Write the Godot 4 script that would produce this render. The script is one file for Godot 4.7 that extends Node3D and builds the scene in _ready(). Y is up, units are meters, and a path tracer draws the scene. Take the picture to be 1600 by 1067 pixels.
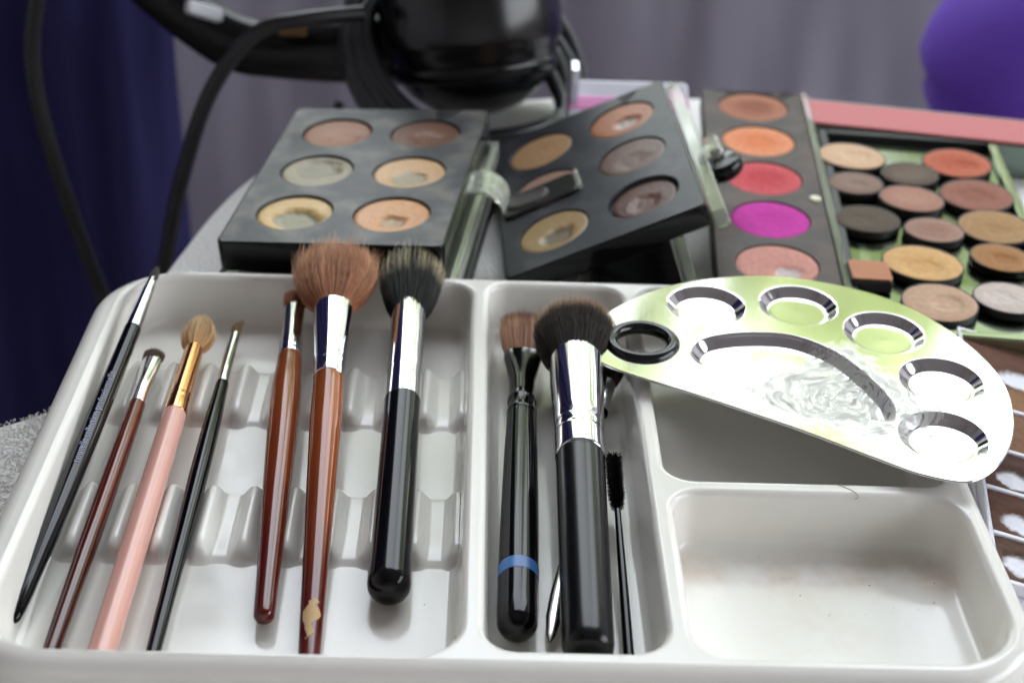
extends Node3D
# A make-up artist's table: a white compartment tray of brushes, a steel mixing palette on its rim,
# powder palettes and a hair dryer behind. Units are metres; y = 0 is the top of the tray's rim.

const FLOOR := -0.0165      # floor of the tray's compartments
const TABLE := -0.0195      # top of the towel on the table

var M := {}
var taken := {}
var rng := RandomNumberGenerator.new()


# ---------------------------------------------------------------- geometry collector
class G:
	var v := PackedVector3Array()
	var n := PackedVector3Array()
	var c := PackedColorArray()
	var uv := PackedVector2Array()
	var ix := PackedInt32Array()

	# a grid of points, rows[r][k]; closed joins the last column to the first. facing: +1 away from the centre, -1 towards it
	func sheet(rows: Array, closed: bool, facing: float, colors := [], xf := Transform3D()) -> void:
		var nr := rows.size()
		var nk: int = rows[0].size()
		var at := v.size()
		var mid := Vector3.ZERO
		for r in nr:
			for k in nk:
				mid += rows[r][k]
		mid /= nr * nk
		var ns := PackedVector3Array()
		ns.resize(nr * nk)
		var agree := 0.0
		for r in nr:
			for k in nk:
				var r0 := maxi(r - 1, 0)
				var r1 := mini(r + 1, nr - 1)
				var k0 := (k - 1 + nk) % nk if closed else maxi(k - 1, 0)
				var k1 := (k + 1) % nk if closed else mini(k + 1, nk - 1)
				var a: Vector3 = rows[r1][k] - rows[r0][k]
				var b: Vector3 = rows[r][k1] - rows[r][k0]
				if b.length_squared() < 1e-14:
					b = rows[r1][k1] - rows[r1][k0] + rows[r0][k1] - rows[r0][k0]
				var q := (a * 1000.0).cross(b * 1000.0)
				q = q.normalized() if q.length_squared() > 1e-16 else Vector3.UP
				ns[r * nk + k] = q
				agree += q.dot((rows[r][k] - mid).normalized())
		var s := signf(agree) * facing
		if s == 0.0:
			s = 1.0
		for r in nr:
			for k in nk:
				v.append(xf * (rows[r][k] as Vector3))
				n.append((xf.basis * (ns[r * nk + k] * s)).normalized())
				c.append(colors[r][k] if colors.size() and colors[r] is PackedColorArray else (colors[r] if colors.size() else Color.WHITE))
				uv.append(Vector2(float(k) / nk, float(r) / maxi(nr - 1, 1)))
		for r in nr - 1:
			for k in (nk if closed else nk - 1):
				var k2 := (k + 1) % nk
				var p := at + r * nk
				ix.append_array(PackedInt32Array([p + k, p + k2, p + nk + k, p + k2, p + nk + k2, p + nk + k]))

	func fan(ring: PackedVector3Array, normal: Vector3, col := Color.WHITE, xf := Transform3D()) -> void:
		var at := v.size()
		var mid := Vector3.ZERO
		for p in ring:
			mid += p
		mid /= ring.size()
		var nn := (xf.basis * normal).normalized()
		v.append(xf * mid); n.append(nn); c.append(col); uv.append(Vector2(0.5, 0.5))
		for p in ring:
			v.append(xf * p); n.append(nn); c.append(col); uv.append(Vector2(p.x, p.z))
		for k in ring.size():
			ix.append_array(PackedInt32Array([at, at + 1 + k, at + 1 + (k + 1) % ring.size()]))

	# profile entries: Vector2(radius, y) or Vector3(radius x, y, radius z)
	func lathe(profile: Array, segs := 32, xf := Transform3D(), colors := []) -> void:
		var rows := []
		for q in profile:
			var row := PackedVector3Array()
			for k in segs:
				var a := TAU * k / segs
				var rx: float = q.x
				var rz: float = q.z if q is Vector3 else q.x
				row.append(Vector3(cos(a) * rx, q.y, sin(a) * rz))
			rows.append(row)
		sheet(rows, true, 1.0, colors, xf)

	func tube(path: PackedVector3Array, radius: float, segs := 10, colors := []) -> void:
		var rows := []
		var up := Vector3.UP
		for i in path.size():
			var t := (path[mini(i + 1, path.size() - 1)] - path[maxi(i - 1, 0)]).normalized()
			if absf(t.dot(up)) > 0.95:
				up = Vector3.RIGHT if absf(t.x) < 0.8 else Vector3.BACK
			var a := t.cross(up).normalized()
			var b := a.cross(t).normalized()
			up = b
			var row := PackedVector3Array()
			for k in segs:
				var w := TAU * k / segs
				row.append(path[i] + (a * cos(w) + b * sin(w)) * radius)
			rows.append(row)
		var at := v.size()
		sheet(rows, true, 1.0, colors)
		for r in path.size():
			for k in segs:
				n[at + r * segs + k] = (v[at + r * segs + k] - path[r]).normalized()
		fan(rows[0], path[0] - path[1])
		fan(rows[-1], path[-1] - path[-2])

	# flat sheet with holes at one height
	func deck(outer: PackedVector2Array, holes: Array, y: float, up := 1.0, col := Color.WHITE, xf := Transform3D(), cap := 0.0) -> void:
		var pts := PackedVector2Array(outer)
		for h in holes:
			pts.append_array(h)
		if cap > 0.0:      # a few inner points for long spans
			pass
		var jit := PackedVector2Array()
		for i in pts.size():
			jit.append(pts[i] * 1000.0 + Vector2(sin(i * 12.9898) * 0.0007, cos(i * 78.233) * 0.0007))
		var tri := Geometry2D.triangulate_delaunay(jit)
		var at := v.size()
		for p in pts:
			v.append(xf * Vector3(p.x, y, p.y)); n.append((xf.basis * Vector3(0, up, 0)).normalized()); c.append(col); uv.append(p * 10.0)
		for t in range(0, tri.size(), 3):
			var m := (pts[tri[t]] + pts[tri[t + 1]] + pts[tri[t + 2]]) / 3.0
			if not Geometry2D.is_point_in_polygon(m, outer):
				continue
			var inside := false
			for h in holes:
				if Geometry2D.is_point_in_polygon(m, h):
					inside = true
					break
			if not inside:
				ix.append_array(PackedInt32Array([at + tri[t], at + tri[t + 1], at + tri[t + 2]]))

	func mesh(material: Material, colored := false) -> ArrayMesh:
		for t in range(0, ix.size(), 3):      # wind every face to agree with its normals (front faces run clockwise)
			var a := ix[t]
			var b := ix[t + 1]
			var d := ix[t + 2]
			if (v[b] - v[a]).cross(v[d] - v[a]).dot(n[a] + n[b] + n[d]) > 0.0:
				ix[t + 1] = d
				ix[t + 2] = b
		var arrays := []
		arrays.resize(Mesh.ARRAY_MAX)
		arrays[Mesh.ARRAY_VERTEX] = v
		arrays[Mesh.ARRAY_NORMAL] = n
		arrays[Mesh.ARRAY_TEX_UV] = uv
		if colored:
			arrays[Mesh.ARRAY_COLOR] = c
		arrays[Mesh.ARRAY_INDEX] = ix
		var m := ArrayMesh.new()
		m.add_surface_from_arrays(Mesh.PRIMITIVE_TRIANGLES, arrays)
		m.surface_set_material(0, material)
		return m


# ---------------------------------------------------------------- objects
func numbered(called: String) -> String:
	taken[called] = taken.get(called, -1) + 1
	return called if taken[called] == 0 else "%s_%03d" % [called, taken[called]]


func thing(called: String, label: String, category: String, at := Transform3D(), group := "") -> Node3D:
	var o := Node3D.new()
	o.name = numbered(called)
	add_child(o)
	o.transform = at
	return tag(o, label, category, group)


func tag(o: Node3D, label: String, category: String, group := "") -> Node3D:
	o.set_meta("label", label)
	o.set_meta("category", category)
	if group:
		o.set_meta("group", group)
	return o


func part(called: String, g: G, m: Material, parent: Node, colored := false, label := "") -> MeshInstance3D:
	var o := MeshInstance3D.new()
	o.name = called
	o.mesh = g.mesh(m, colored)
	if parent == self:
		o.name = numbered(called)
	parent.add_child(o, true)
	if label:
		o.set_meta("label", label)
	return o


func structure(called: String, g: G, m: Material, label: String, colored := false) -> MeshInstance3D:
	var o := part(called, g, m, self, colored)
	o.set_meta("kind", "structure")
	o.set_meta("label", label)
	return o


func S(r: float, g: float, b: float) -> Color:          # sRGB 0..255
	return Color(r / 255.0, g / 255.0, b / 255.0)


func L(r: float, g: float, b: float) -> Color:          # sRGB 0..255 as a linear vertex colour
	return S(r, g, b).srgb_to_linear()


func mat(col: Color, rough := 0.5, metal := 0.0, more := {}) -> StandardMaterial3D:
	var m := StandardMaterial3D.new()
	m.albedo_color = col
	m.roughness = rough
	m.metallic = metal
	for k in more:
		m.set(k, more[k])
	return m


func noise(freq: float, seed_: int, oct := 4, kind := FastNoiseLite.TYPE_SIMPLEX_SMOOTH) -> FastNoiseLite:
	var f := FastNoiseLite.new()
	f.noise_type = kind
	f.frequency = freq
	f.seed = seed_
	f.fractal_octaves = oct
	return f


func ntex(freq: float, seed_: int, colors: Array, stops: Array, size := 512, oct := 5, kind := FastNoiseLite.TYPE_SIMPLEX_SMOOTH, height := 0) -> NoiseTexture2D:
	var t := NoiseTexture2D.new()
	t.width = size
	t.height = height if height else size
	t.seamless = true
	t.noise = noise(freq, seed_, oct, kind)
	var gr := Gradient.new()
	gr.offsets = PackedFloat32Array(stops)
	gr.colors = PackedColorArray(colors)
	t.color_ramp = gr
	return t


func grey(x: float) -> Color:
	return Color(x, x, x)


# ---------------------------------------------------------------- outlines
func rrect(x0: float, x1: float, z0: float, z1: float, radii: Array, seg := 8, step := 0.0) -> PackedVector2Array:
	var out := PackedVector2Array()   # corners: back-right, front-right, front-left, back-left
	var cs := [Vector2(x1, z0), Vector2(x1, z1), Vector2(x0, z1), Vector2(x0, z0)]
	var inw := [Vector2(-1, 1), Vector2(-1, -1), Vector2(1, -1), Vector2(1, 1)]
	var last := Vector2.INF
	for q in 4:
		var r: float = radii[q]
		var m: Vector2 = cs[q] + inw[q] * r
		for k in seg + 1:
			var a := -PI / 2 + q * PI / 2 + PI / 2 * k / seg
			var p := m + Vector2(cos(a), sin(a)) * r
			if k == 0 and step != 0.0 and last != Vector2.INF:
				var cnt := int(absf(step))
				for j in range(1, cnt):
					out.append(last.lerp(p, float(j) / cnt))
			out.append(p)
			last = p
	if step != 0.0:
		var cnt := int(absf(step))
		for j in range(1, cnt):
			out.append(last.lerp(out[0], float(j) / cnt))
	return out


func rr_inset(b: Array, o: float, radii: Array, seg := 8, step := 0.0) -> PackedVector2Array:
	var rs := []
	for r in radii:
		rs.append(maxf(r - o, 0.0004))
	return rrect(b[0] + o, b[1] - o, b[2] + o, b[3] - o, rs, seg, step)


func lift(ring: PackedVector2Array, y: float) -> PackedVector3Array:
	var out := PackedVector3Array()
	for p in ring:
		out.append(Vector3(p.x, y, p.y))
	return out


func circle(cx: float, cz: float, r: float, n := 40) -> PackedVector2Array:
	var out := PackedVector2Array()
	for k in n:
		out.append(Vector2(cx + cos(TAU * k / n) * r, cz + sin(TAU * k / n) * r))
	return out


func inset(ring: PackedVector2Array, o: float) -> PackedVector2Array:      # smooth closed outline moved inwards
	var out := PackedVector2Array()
	var c := Vector2.ZERO
	for p in ring:
		c += p
	c /= ring.size()
	var n := ring.size()
	var s := 1.0
	for pass_ in 1:
		var area := 0.0
		for k in n:
			area += ring[k].cross(ring[(k + 1) % n])
		s = signf(area)
	for k in n:
		var t := (ring[(k + 1) % n] - ring[(k - 1 + n) % n]).normalized()
		out.append(ring[k] + Vector2(-t.y, t.x) * s * o)
	return out


func smooth_loop(pts: Array, per: int) -> PackedVector2Array:       # closed Catmull-Rom
	var out := PackedVector2Array()
	var n := pts.size()
	for i in n:
		for k in per:
			out.append((pts[i] as Vector2).cubic_interpolate(pts[(i + 1) % n], pts[(i - 1 + n) % n], pts[(i + 2) % n], float(k) / per))
	return out


func smooth_path(pts: Array, per: int) -> PackedVector3Array:       # open Catmull-Rom
	var out := PackedVector3Array()
	var n := pts.size()
	for i in n - 1:
		for k in per:
			out.append((pts[i] as Vector3).cubic_interpolate(pts[i + 1], pts[maxi(i - 1, 0)], pts[mini(i + 2, n - 1)], float(k) / per))
	out.append(pts[n - 1])
	return out


func box(g: G, x0: float, x1: float, y0: float, y1: float, z0: float, z1: float, bevel := 0.0005, corner := 0.0, xf := Transform3D(), seg := 4) -> void:
	var r := maxf(corner, bevel * 1.01)
	var rs := [r, r, r, r]
	var b := [x0, x1, z0, z1]
	var rows := []
	rows.append(lift(rr_inset(b, bevel, rs, seg), y0))
	for k in 4:
		var a := PI / 2 * k / 3.0
		rows.append(lift(rr_inset(b, bevel * (1.0 - sin(a)), rs, seg), y0 + bevel * (1.0 - cos(a))))
	for k in 4:
		var a := PI / 2 * k / 3.0
		rows.append(lift(rr_inset(b, bevel * (1.0 - cos(a)), rs, seg), y1 - bevel * (1.0 - sin(a))))
	rows.append(lift(rr_inset(b, bevel, rs, seg), y1))
	rows.remove_at(0)
	rows.remove_at(rows.size() - 1)
	g.sheet(rows, true, 1.0, [], xf)
	g.fan(rows[0], Vector3.DOWN, Color.WHITE, xf)
	g.fan(rows[-1], Vector3.UP, Color.WHITE, xf)


func turned(rv: Vector3, at: Vector3) -> Transform3D:
	return Transform3D(Basis(rv.normalized(), rv.length()) if rv.length() > 1e-6 else Basis(), at)


# ================================================================ scene
func _ready() -> void:
	rng.seed = 7
	# ---- camera
	var cam := Camera3D.new()
	cam.name = "camera"
	add_child(cam)
	cam.position = Vector3(-0.0073, 0.24, 0.3539)
	cam.basis = Basis(Vector3.UP, -0.0269) * Basis(Vector3.RIGHT, -0.5359) * Basis(Vector3.BACK, 0.0408)
	var lens := CameraAttributesPhysical.new()
	lens.frustum_focal_length = 54.0
	lens.frustum_focus_distance = 0.415
	lens.exposure_aperture = 12.0
	lens.frustum_near = 0.02
	lens.frustum_far = 60.0
	cam.attributes = lens
	cam.fov = 25.065
	cam.near = 0.02
	cam.far = 60.0
	cam.current = true

	# ---- sky and exposure: a bright overcast sky that enters through the open windows
	var env := Environment.new()
	env.background_mode = Environment.BG_SKY
	var sky := Sky.new()
	var pm := ProceduralSkyMaterial.new()
	pm.sky_top_color = Color(0.88, 0.91, 0.95)
	pm.sky_horizon_color = Color(0.98, 0.97, 0.95)
	pm.ground_horizon_color = Color(0.45, 0.47, 0.42)
	pm.ground_bottom_color = Color(0.25, 0.26, 0.22)
	pm.sky_energy_multiplier = 1.0
	sky.sky_material = pm
	env.sky = sky
	env.background_energy_multiplier = 4.0
	env.tonemap_mode = Environment.TONE_MAPPER_LINEAR
	env.tonemap_exposure = 1.9
	env.sdfgi_enabled = true
	env.ssao_enabled = true
	env.ssil_enabled = true
	var we := WorldEnvironment.new()
	we.name = "world_environment"
	we.environment = env
	add_child(we)
	var sun := DirectionalLight3D.new()
	sun.name = "sun"
	sun.light_energy = 1.2
	sun.light_angular_distance = 0.6
	sun.light_color = Color(1.0, 0.97, 0.92)
	sun.shadow_enabled = true
	sun.rotation = Vector3(deg_to_rad(-50), deg_to_rad(-14), 0)   # high behind the house: it lights the trees, not the room
	add_child(sun)

	materials()
	room()
	trees()
	table()
	tray()
	crumbs()
	background()
	hair_dryer()
	compacts()
	blush_palette()
	eyeshadow_palette()
	contour_palette()
	steel_palette()
	brushes()


func materials() -> void:
	M.white_plastic = mat(S(236, 233, 225), 0.16, 0.0, {"vertex_color_use_as_albedo": true, "roughness_texture": ntex(0.02, 3, [grey(0.6), grey(1.0)], [0.3, 0.7])})
	M.wall = mat(S(222, 217, 222), 0.9)
	M.ceiling = mat(S(208, 201, 208), 0.9)
	M.floor = mat(S(150, 138, 128), 0.8)
	M.frame = mat(S(226, 226, 222), 0.5)
	M.chrome = mat(S(222, 222, 226), 0.09, 1.0)
	M.steel = mat(S(228, 228, 228), 0.07, 1.0)
	M.black_gloss = mat(S(12, 12, 13), 0.09, 0.0, {"metallic_specular": 0.38})
	M.black_satin = mat(S(13, 13, 14), 0.23, 0.0, {"metallic_specular": 0.40})
	M.black_soft = mat(S(12, 12, 13), 0.15, 0.0, {"metallic_specular": 0.38})
	M.black_matte = mat(S(16, 16, 17), 0.5)
	M.rubber = mat(S(13, 13, 14), 0.2)
	M.clear = mat(Color(0.96, 0.98, 0.92, 0.16), 0.05, 0.0, {"refraction_enabled": true, "refraction_scale": 0.049})
	M.hair = mat(Color.WHITE, 0.5, 0.0, {"vertex_color_use_as_albedo": true, "metallic_specular": 0.35})
	M.vertex = mat(Color.WHITE, 0.55, 0.0, {"vertex_color_use_as_albedo": true})
	M.powder = mat(Color.WHITE, 0.85, 0.0, {"vertex_color_use_as_albedo": true, "heightmap_enabled": false})
	M.cream = mat(Color.WHITE, 0.42, 0.0, {"vertex_color_use_as_albedo": true})
	M.lacquer = mat(Color.WHITE, 0.10, 0.0, {"vertex_color_use_as_albedo": true, "albedo_texture": ntex(0.012, 5, [S(205, 190, 185), S(255, 255, 255)], [0.25, 0.75], 256, 4, FastNoiseLite.TYPE_SIMPLEX_SMOOTH, 64), "uv1_scale": Vector3(1, 1, 1)})
	# powdered black plastic: smears of dust and foundation on a black case
	M.dusty = mat(Color.WHITE, 0.46, 0.0, {"albedo_texture": ntex(0.006, 11, [S(34, 34, 36), S(50, 51, 53), S(80, 79, 76), S(112, 107, 95)], [0.0, 0.36, 0.62, 0.95], 512, 5), "uv1_triplanar": true, "uv1_scale": Vector3.ONE * 14.0})
	M.dark_case = mat(Color.WHITE, 0.42, 0.0, {"albedo_texture": ntex(0.008, 12, [S(40, 42, 44), S(54, 56, 60), S(80, 80, 80)], [0.0, 0.55, 1.0], 512, 5), "uv1_triplanar": true, "uv1_scale": Vector3.ONE * 12.0})
	M.brown_case = mat(Color.WHITE, 0.6, 0.0, {"albedo_texture": ntex(0.008, 14, [S(46, 34, 28), S(62, 47, 38), S(92, 68, 54)], [0.1, 0.55, 1.0], 512, 5), "uv1_triplanar": true, "uv1_scale": Vector3.ONE * 12.0})
	M.mirror = mat(S(152, 162, 138), 0.22, 1.0, {"roughness_texture": ntex(0.02, 15, [grey(0.5), grey(1.0)], [0.3, 0.8])})


# ---------------------------------------------------------------- the room that gives the light
func wall_with_opening(called: String, label: String, along_x: bool, at: float, thick: float, a0: float, a1: float, y0: float, y1: float, o: Array) -> void:
	var g := G.new()
	var pieces := [[a0, o[0], y0, y1], [o[1], a1, y0, y1], [o[0], o[1], y0, o[2]], [o[0], o[1], o[3], y1]]
	for p in pieces:
		if along_x:
			box(g, p[0], p[1], p[2], p[3], at - thick, at, 0.001)
		else:
			box(g, at, at + thick, p[2], p[3], p[0], p[1], 0.001)
	structure(called, g, M.wall, label)


func room() -> void:
	wall_with_opening("back_wall", "grey lilac wall under the window behind the table", true, -0.86, 0.12, -1.4, 2.0, -0.8, 2.1, [-0.45, 0.95, 0.14, 1.75])
	wall_with_opening("right_wall", "grey lilac wall to the right of the table", false, 1.9, 0.12, -0.859, 2.4, -0.8, 2.1, [-0.55, 1.5, 0.30, 1.35])
	var g := G.new()
	box(g, -1.52, -1.401, -0.8, 2.1, -0.98, 2.4, 0.001)
	structure("left_wall", g, M.wall, "grey lilac wall to the left of the table")
	g = G.new()
	box(g, -1.52, 2.02, -0.8, 2.1, 2.401, 2.52, 0.001)
	structure("front_wall", g, M.wall, "grey lilac wall facing the table")
	g = G.new()
	box(g, -1.53, 2.03, 2.101, 2.22, -0.99, 2.53, 0.001)
	structure("ceiling", g, M.ceiling, "grey lilac ceiling above the table")
	g = G.new()
	box(g, -1.53, 2.03, -0.92, -0.801, -0.99, 2.53, 0.001)
	structure("floor", g, M.floor, "dull brown floor under the table")
	# window frames: each a thing with its bars
	var w := thing("window_frame", "white window frame above the grey wall behind the table", "window", Transform3D(Basis(), Vector3(0.25, 0.14, -0.92)))
	for s in [[-0.699, -0.655], [0.655, 0.699]]:
		g = G.new()
		box(g, s[0], s[1], 0.001, 1.609, -0.02, 0.02, 0.003)
		part("upright", g, M.frame, w)
	for s in [[0.001, 0.045], [1.565, 1.609]]:
		for q in [[-0.654, 0.654]]:
			g = G.new()
			box(g, q[0], q[1], s[0], s[1], -0.018, 0.018, 0.003)
			part("rail", g, M.frame, w)


func trees() -> void:
	# leafy garden trees outside the windows: what the steel palette and the ferrules mirror
	var leaf := G.new()
	var rows := []
	for r in 5:
		var t := r / 4.0
		var wdt := 0.024 * sin(PI * clampf(t * 0.96 + 0.03, 0, 1)) + 0.001
		rows.append(PackedVector3Array([Vector3(-wdt, 0.004 * sin(t * 3), t * 0.085), Vector3(0, -0.004, t * 0.085), Vector3(wdt, 0.004 * sin(t * 3), t * 0.085)]))
	leaf.sheet(rows, false, 1.0)
	var lm := mat(Color.WHITE, 0.5, 0.0, {"vertex_color_use_as_albedo": true, "backlight_enabled": true, "backlight": Color(0.75, 0.75, 0.75)})
	var leaf_mesh := leaf.mesh(lm)
	var bark := mat(S(96, 82, 66), 0.9)
	var spots := [
		[Vector3(-1.65, -0.8, -3.7), 3.1, 1.4, "leafy tree outside the window, furthest left of the three"],
		[Vector3(0.62, -0.8, -4.0), 3.3, 1.5, "leafy tree outside the window, in the middle of the three"],
		[Vector3(2.6, -0.8, -3.9), 2.7, 1.4, "lower leafy tree outside the window, furthest right of the three"],
	]
	for s in spots:
		var t := thing("garden_tree", s[3], "tree", Transform3D(Basis(), s[0]), "garden trees outside the windows")
		var h: float = s[1]
		var rad: float = s[2]
		var g := G.new()
		g.lathe([Vector2(0.10, 0.0), Vector2(0.075, h * 0.3), Vector2(0.05, h * 0.7), Vector2(0.015, h)], 10)
		for k in 7:
			var a := k * 2.4
			var p := PackedVector3Array()
			for j in 5:
				p.append(Vector3(cos(a) * j * rad * 0.17, h * (0.4 + 0.06 * k) + j * 0.09, sin(a) * j * rad * 0.17))
			g.tube(p, 0.018, 6)
		part("trunk", g, bark, t)
		var mm := MultiMesh.new()
		mm.transform_format = MultiMesh.TRANSFORM_3D
		mm.use_colors = true
		mm.mesh = leaf_mesh
		var places := []
		for k in 41:
			var d := Vector3(rng.randfn(), rng.randfn() * 0.8, rng.randfn()).normalized() * rad * (0.35 + 0.6 * rng.randf())
			var cc := Vector3(0, h * 0.92, 0) + d
			var cr := 0.26 + 0.2 * rng.randf()
			var tone := rng.randf()
			for j in 56:
				var q := Vector3(rng.randfn(), rng.randfn(), rng.randfn()) * cr * 0.55
				places.append([cc + q, tone])
		mm.instance_count = places.size()
		for k in places.size():
			var b := Basis(Vector3(rng.randfn(), rng.randfn(), rng.randfn()).normalized(), rng.randf() * TAU).scaled(Vector3.ONE * (1.2 + 0.8 * rng.randf()))
			mm.set_instance_transform(k, Transform3D(b, places[k][0]))
			var tone: float = places[k][1]
			mm.set_instance_color(k, Color(0.30, 0.38, 0.14).lerp(Color(0.52, 0.58, 0.28), clampf(tone * 0.7 + rng.randf() * 0.3, 0, 1)))
		var o := MultiMeshInstance3D.new()
		o.name = "crown"
		o.multimesh = mm
		o.set_meta("kind", "stuff")
		t.add_child(o, true)


# ---------------------------------------------------------------- table, towel, curtains
func table() -> void:
	var t := thing("table", "table covered by the white towel, under the tray", "table", Transform3D(Basis(), Vector3(0.1, -0.8, -0.05)))
	var outline := smooth_loop([Vector2(-0.3150, 0.1500), Vector2(-0.3000, 0.0800), Vector2(-0.2700, 0.0380), Vector2(-0.2480, 0.0230), Vector2(-0.2370, 0.0150), Vector2(-0.2255, 0.0000), Vector2(-0.2195, -0.0380), Vector2(-0.2158, -0.0800), Vector2(-0.2076, -0.1280), Vector2(-0.1960, -0.1620), Vector2(-0.1800, -0.1785), Vector2(-0.1450, -0.2120), Vector2(-0.0900, -0.2480), Vector2(0.0000, -0.2560), Vector2(0.1000, -0.2350), Vector2(0.2400, -0.1800), Vector2(0.4000, -0.0800), Vector2(0.4500, 0.1000), Vector2(0.4400, 0.3000), Vector2(0.1000, 0.3600), Vector2(-0.2000, 0.3400), Vector2(-0.2900, 0.2500)], 8)
	var g := G.new()
	var rows := [lift(outline, 0.744), lift(outline, 0.772), lift(inset(outline, 0.003), 0.775)]
	g.sheet(rows, true, 1.0)
	g.deck(inset(outline, 0.003), [], 0.775)
	g.deck(outline, [], 0.744, -1.0)
	part("table_top", g, mat(S(120, 90, 66), 0.5), t)
	for p in [Vector2(-0.12, -0.17), Vector2(0.3, -0.12), Vector2(-0.18, 0.22), Vector2(0.32, 0.24)]:
		g = G.new()
		g.lathe([Vector2(0.014, 0.001), Vector2(0.017, 0.3), Vector2(0.02, 0.743)], 14, Transform3D(Basis(), Vector3(p.x, 0, p.y)))
		part("leg", g, mat(S(110, 82, 60), 0.5), t)
	# the towel: follows the table's outline and hangs over its edge
	var tw := thing("towel", "white terry towel spread over the table under the tray", "towel", Transform3D(Basis(), Vector3(0.1, TABLE, -0.05)))
	var f := noise(14.0, 21, 3)
	var f2 := noise(900.0, 22, 2)
	g = G.new()
	rows = []
	var offs := [[0.02, 0.0], [0.012, 0.0], [0.006, -0.0002], [0.0, -0.0012], [-0.003, -0.005], [-0.0045, -0.012], [-0.006, -0.03], [-0.008, -0.06], [-0.010, -0.10], [-0.012, -0.15]]
	for q in offs:
		var ring := inset(outline, q[0])
		var row := PackedVector3Array()
		for k in ring.size():
			var w: float = f.get_noise_2d(ring[k].x, ring[k].y) * (0.004 if q[1] < -0.004 else 0.001)
			row.append(Vector3(ring[k].x * (1 + w), q[1], ring[k].y * (1 + w)))
		rows.append(row)
	g.sheet(rows, true, 1.0)
	g.deck(inset(outline, 0.02), [], 0.0)
	M.towel = mat(S(240, 238, 234), 0.95, 0.0, {"rim_enabled": true, "rim": 0.3, "heightmap_enabled": true, "heightmap_scale": 0.06, "heightmap_texture": ntex(0.05, 23, [grey(0.0), grey(1.0)], [0.2, 0.8], 512, 4), "uv1_triplanar": true, "uv1_scale": Vector3.ONE * 16.0})
	part("cloth", g, M.towel, tw)
	# terry loops where the pile can be seen
	var loop := G.new()
	var ring := PackedVector3Array()
	for k in 7:
		var a := PI * k / 6.0
		ring.append(Vector3(cos(a) * 0.00042, sin(a) * 0.0008 - 0.0002, 0.0001 * sin(a * 2)))
	loop.tube(ring, 0.00017, 5)
	var mm := MultiMesh.new()
	mm.transform_format = MultiMesh.TRANSFORM_3D
	mm.mesh = loop.mesh(mat(S(240, 238, 234), 0.95))
	var spots := []
	var poly := inset(outline, 0.0)
	while spots.size() < 26000:
		var p := Vector2(rng.randf_range(-0.30, -0.18), rng.randf_range(-0.06, 0.16)) if spots.size() < 20000 else Vector2(rng.randf_range(0.0, 0.10), rng.randf_range(0.08, 0.16))
		if Geometry2D.is_point_in_polygon(p, poly):
			spots.append(p)
	mm.instance_count = spots.size()
	for k in spots.size():
		var p: Vector2 = spots[k]
		var wob := f.get_noise_2d(p.x * 4, p.y * 4)
		var b := Basis(Vector3.UP, rng.randf() * TAU) * Basis(Vector3.RIGHT, rng.randfn() * 0.5)
		mm.set_instance_transform(k, Transform3D(b.scaled(Vector3.ONE * (0.5 + 0.35 * rng.randf() + 0.3 * wob)), Vector3(p.x, 0.0, p.y)))
	var o := MultiMeshInstance3D.new()
	o.name = "terry_pile"
	o.multimesh = mm
	o.set_meta("kind", "stuff")
	tw.add_child(o, true)


func drape(x0: float, x1: float, y0: float, y1: float, z: float, folds: Callable, m: Material, called: String, label: String, cols := 160) -> void:
	var g := G.new()
	for side in 2:
		var rows := []
		for r in 15:
			var row := PackedVector3Array()
			var y := lerpf(y0, y1, r / 14.0)
			for k in cols + 1:
				var x := lerpf(x0, x1, float(k) / cols)
				row.append(Vector3(x, y, z + folds.call(x, y) - side * 0.002))
			rows.append(row)
		var at := g.v.size()
		g.sheet(rows, false, 1.0)
		var want := 1.0 if side == 0 else -1.0
		for i in range(at, g.n.size()):
			if g.n[i].z * want < 0.0:
				g.n[i] = -g.n[i]
	tag(part(called, g, m, self), label, "curtain")


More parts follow.
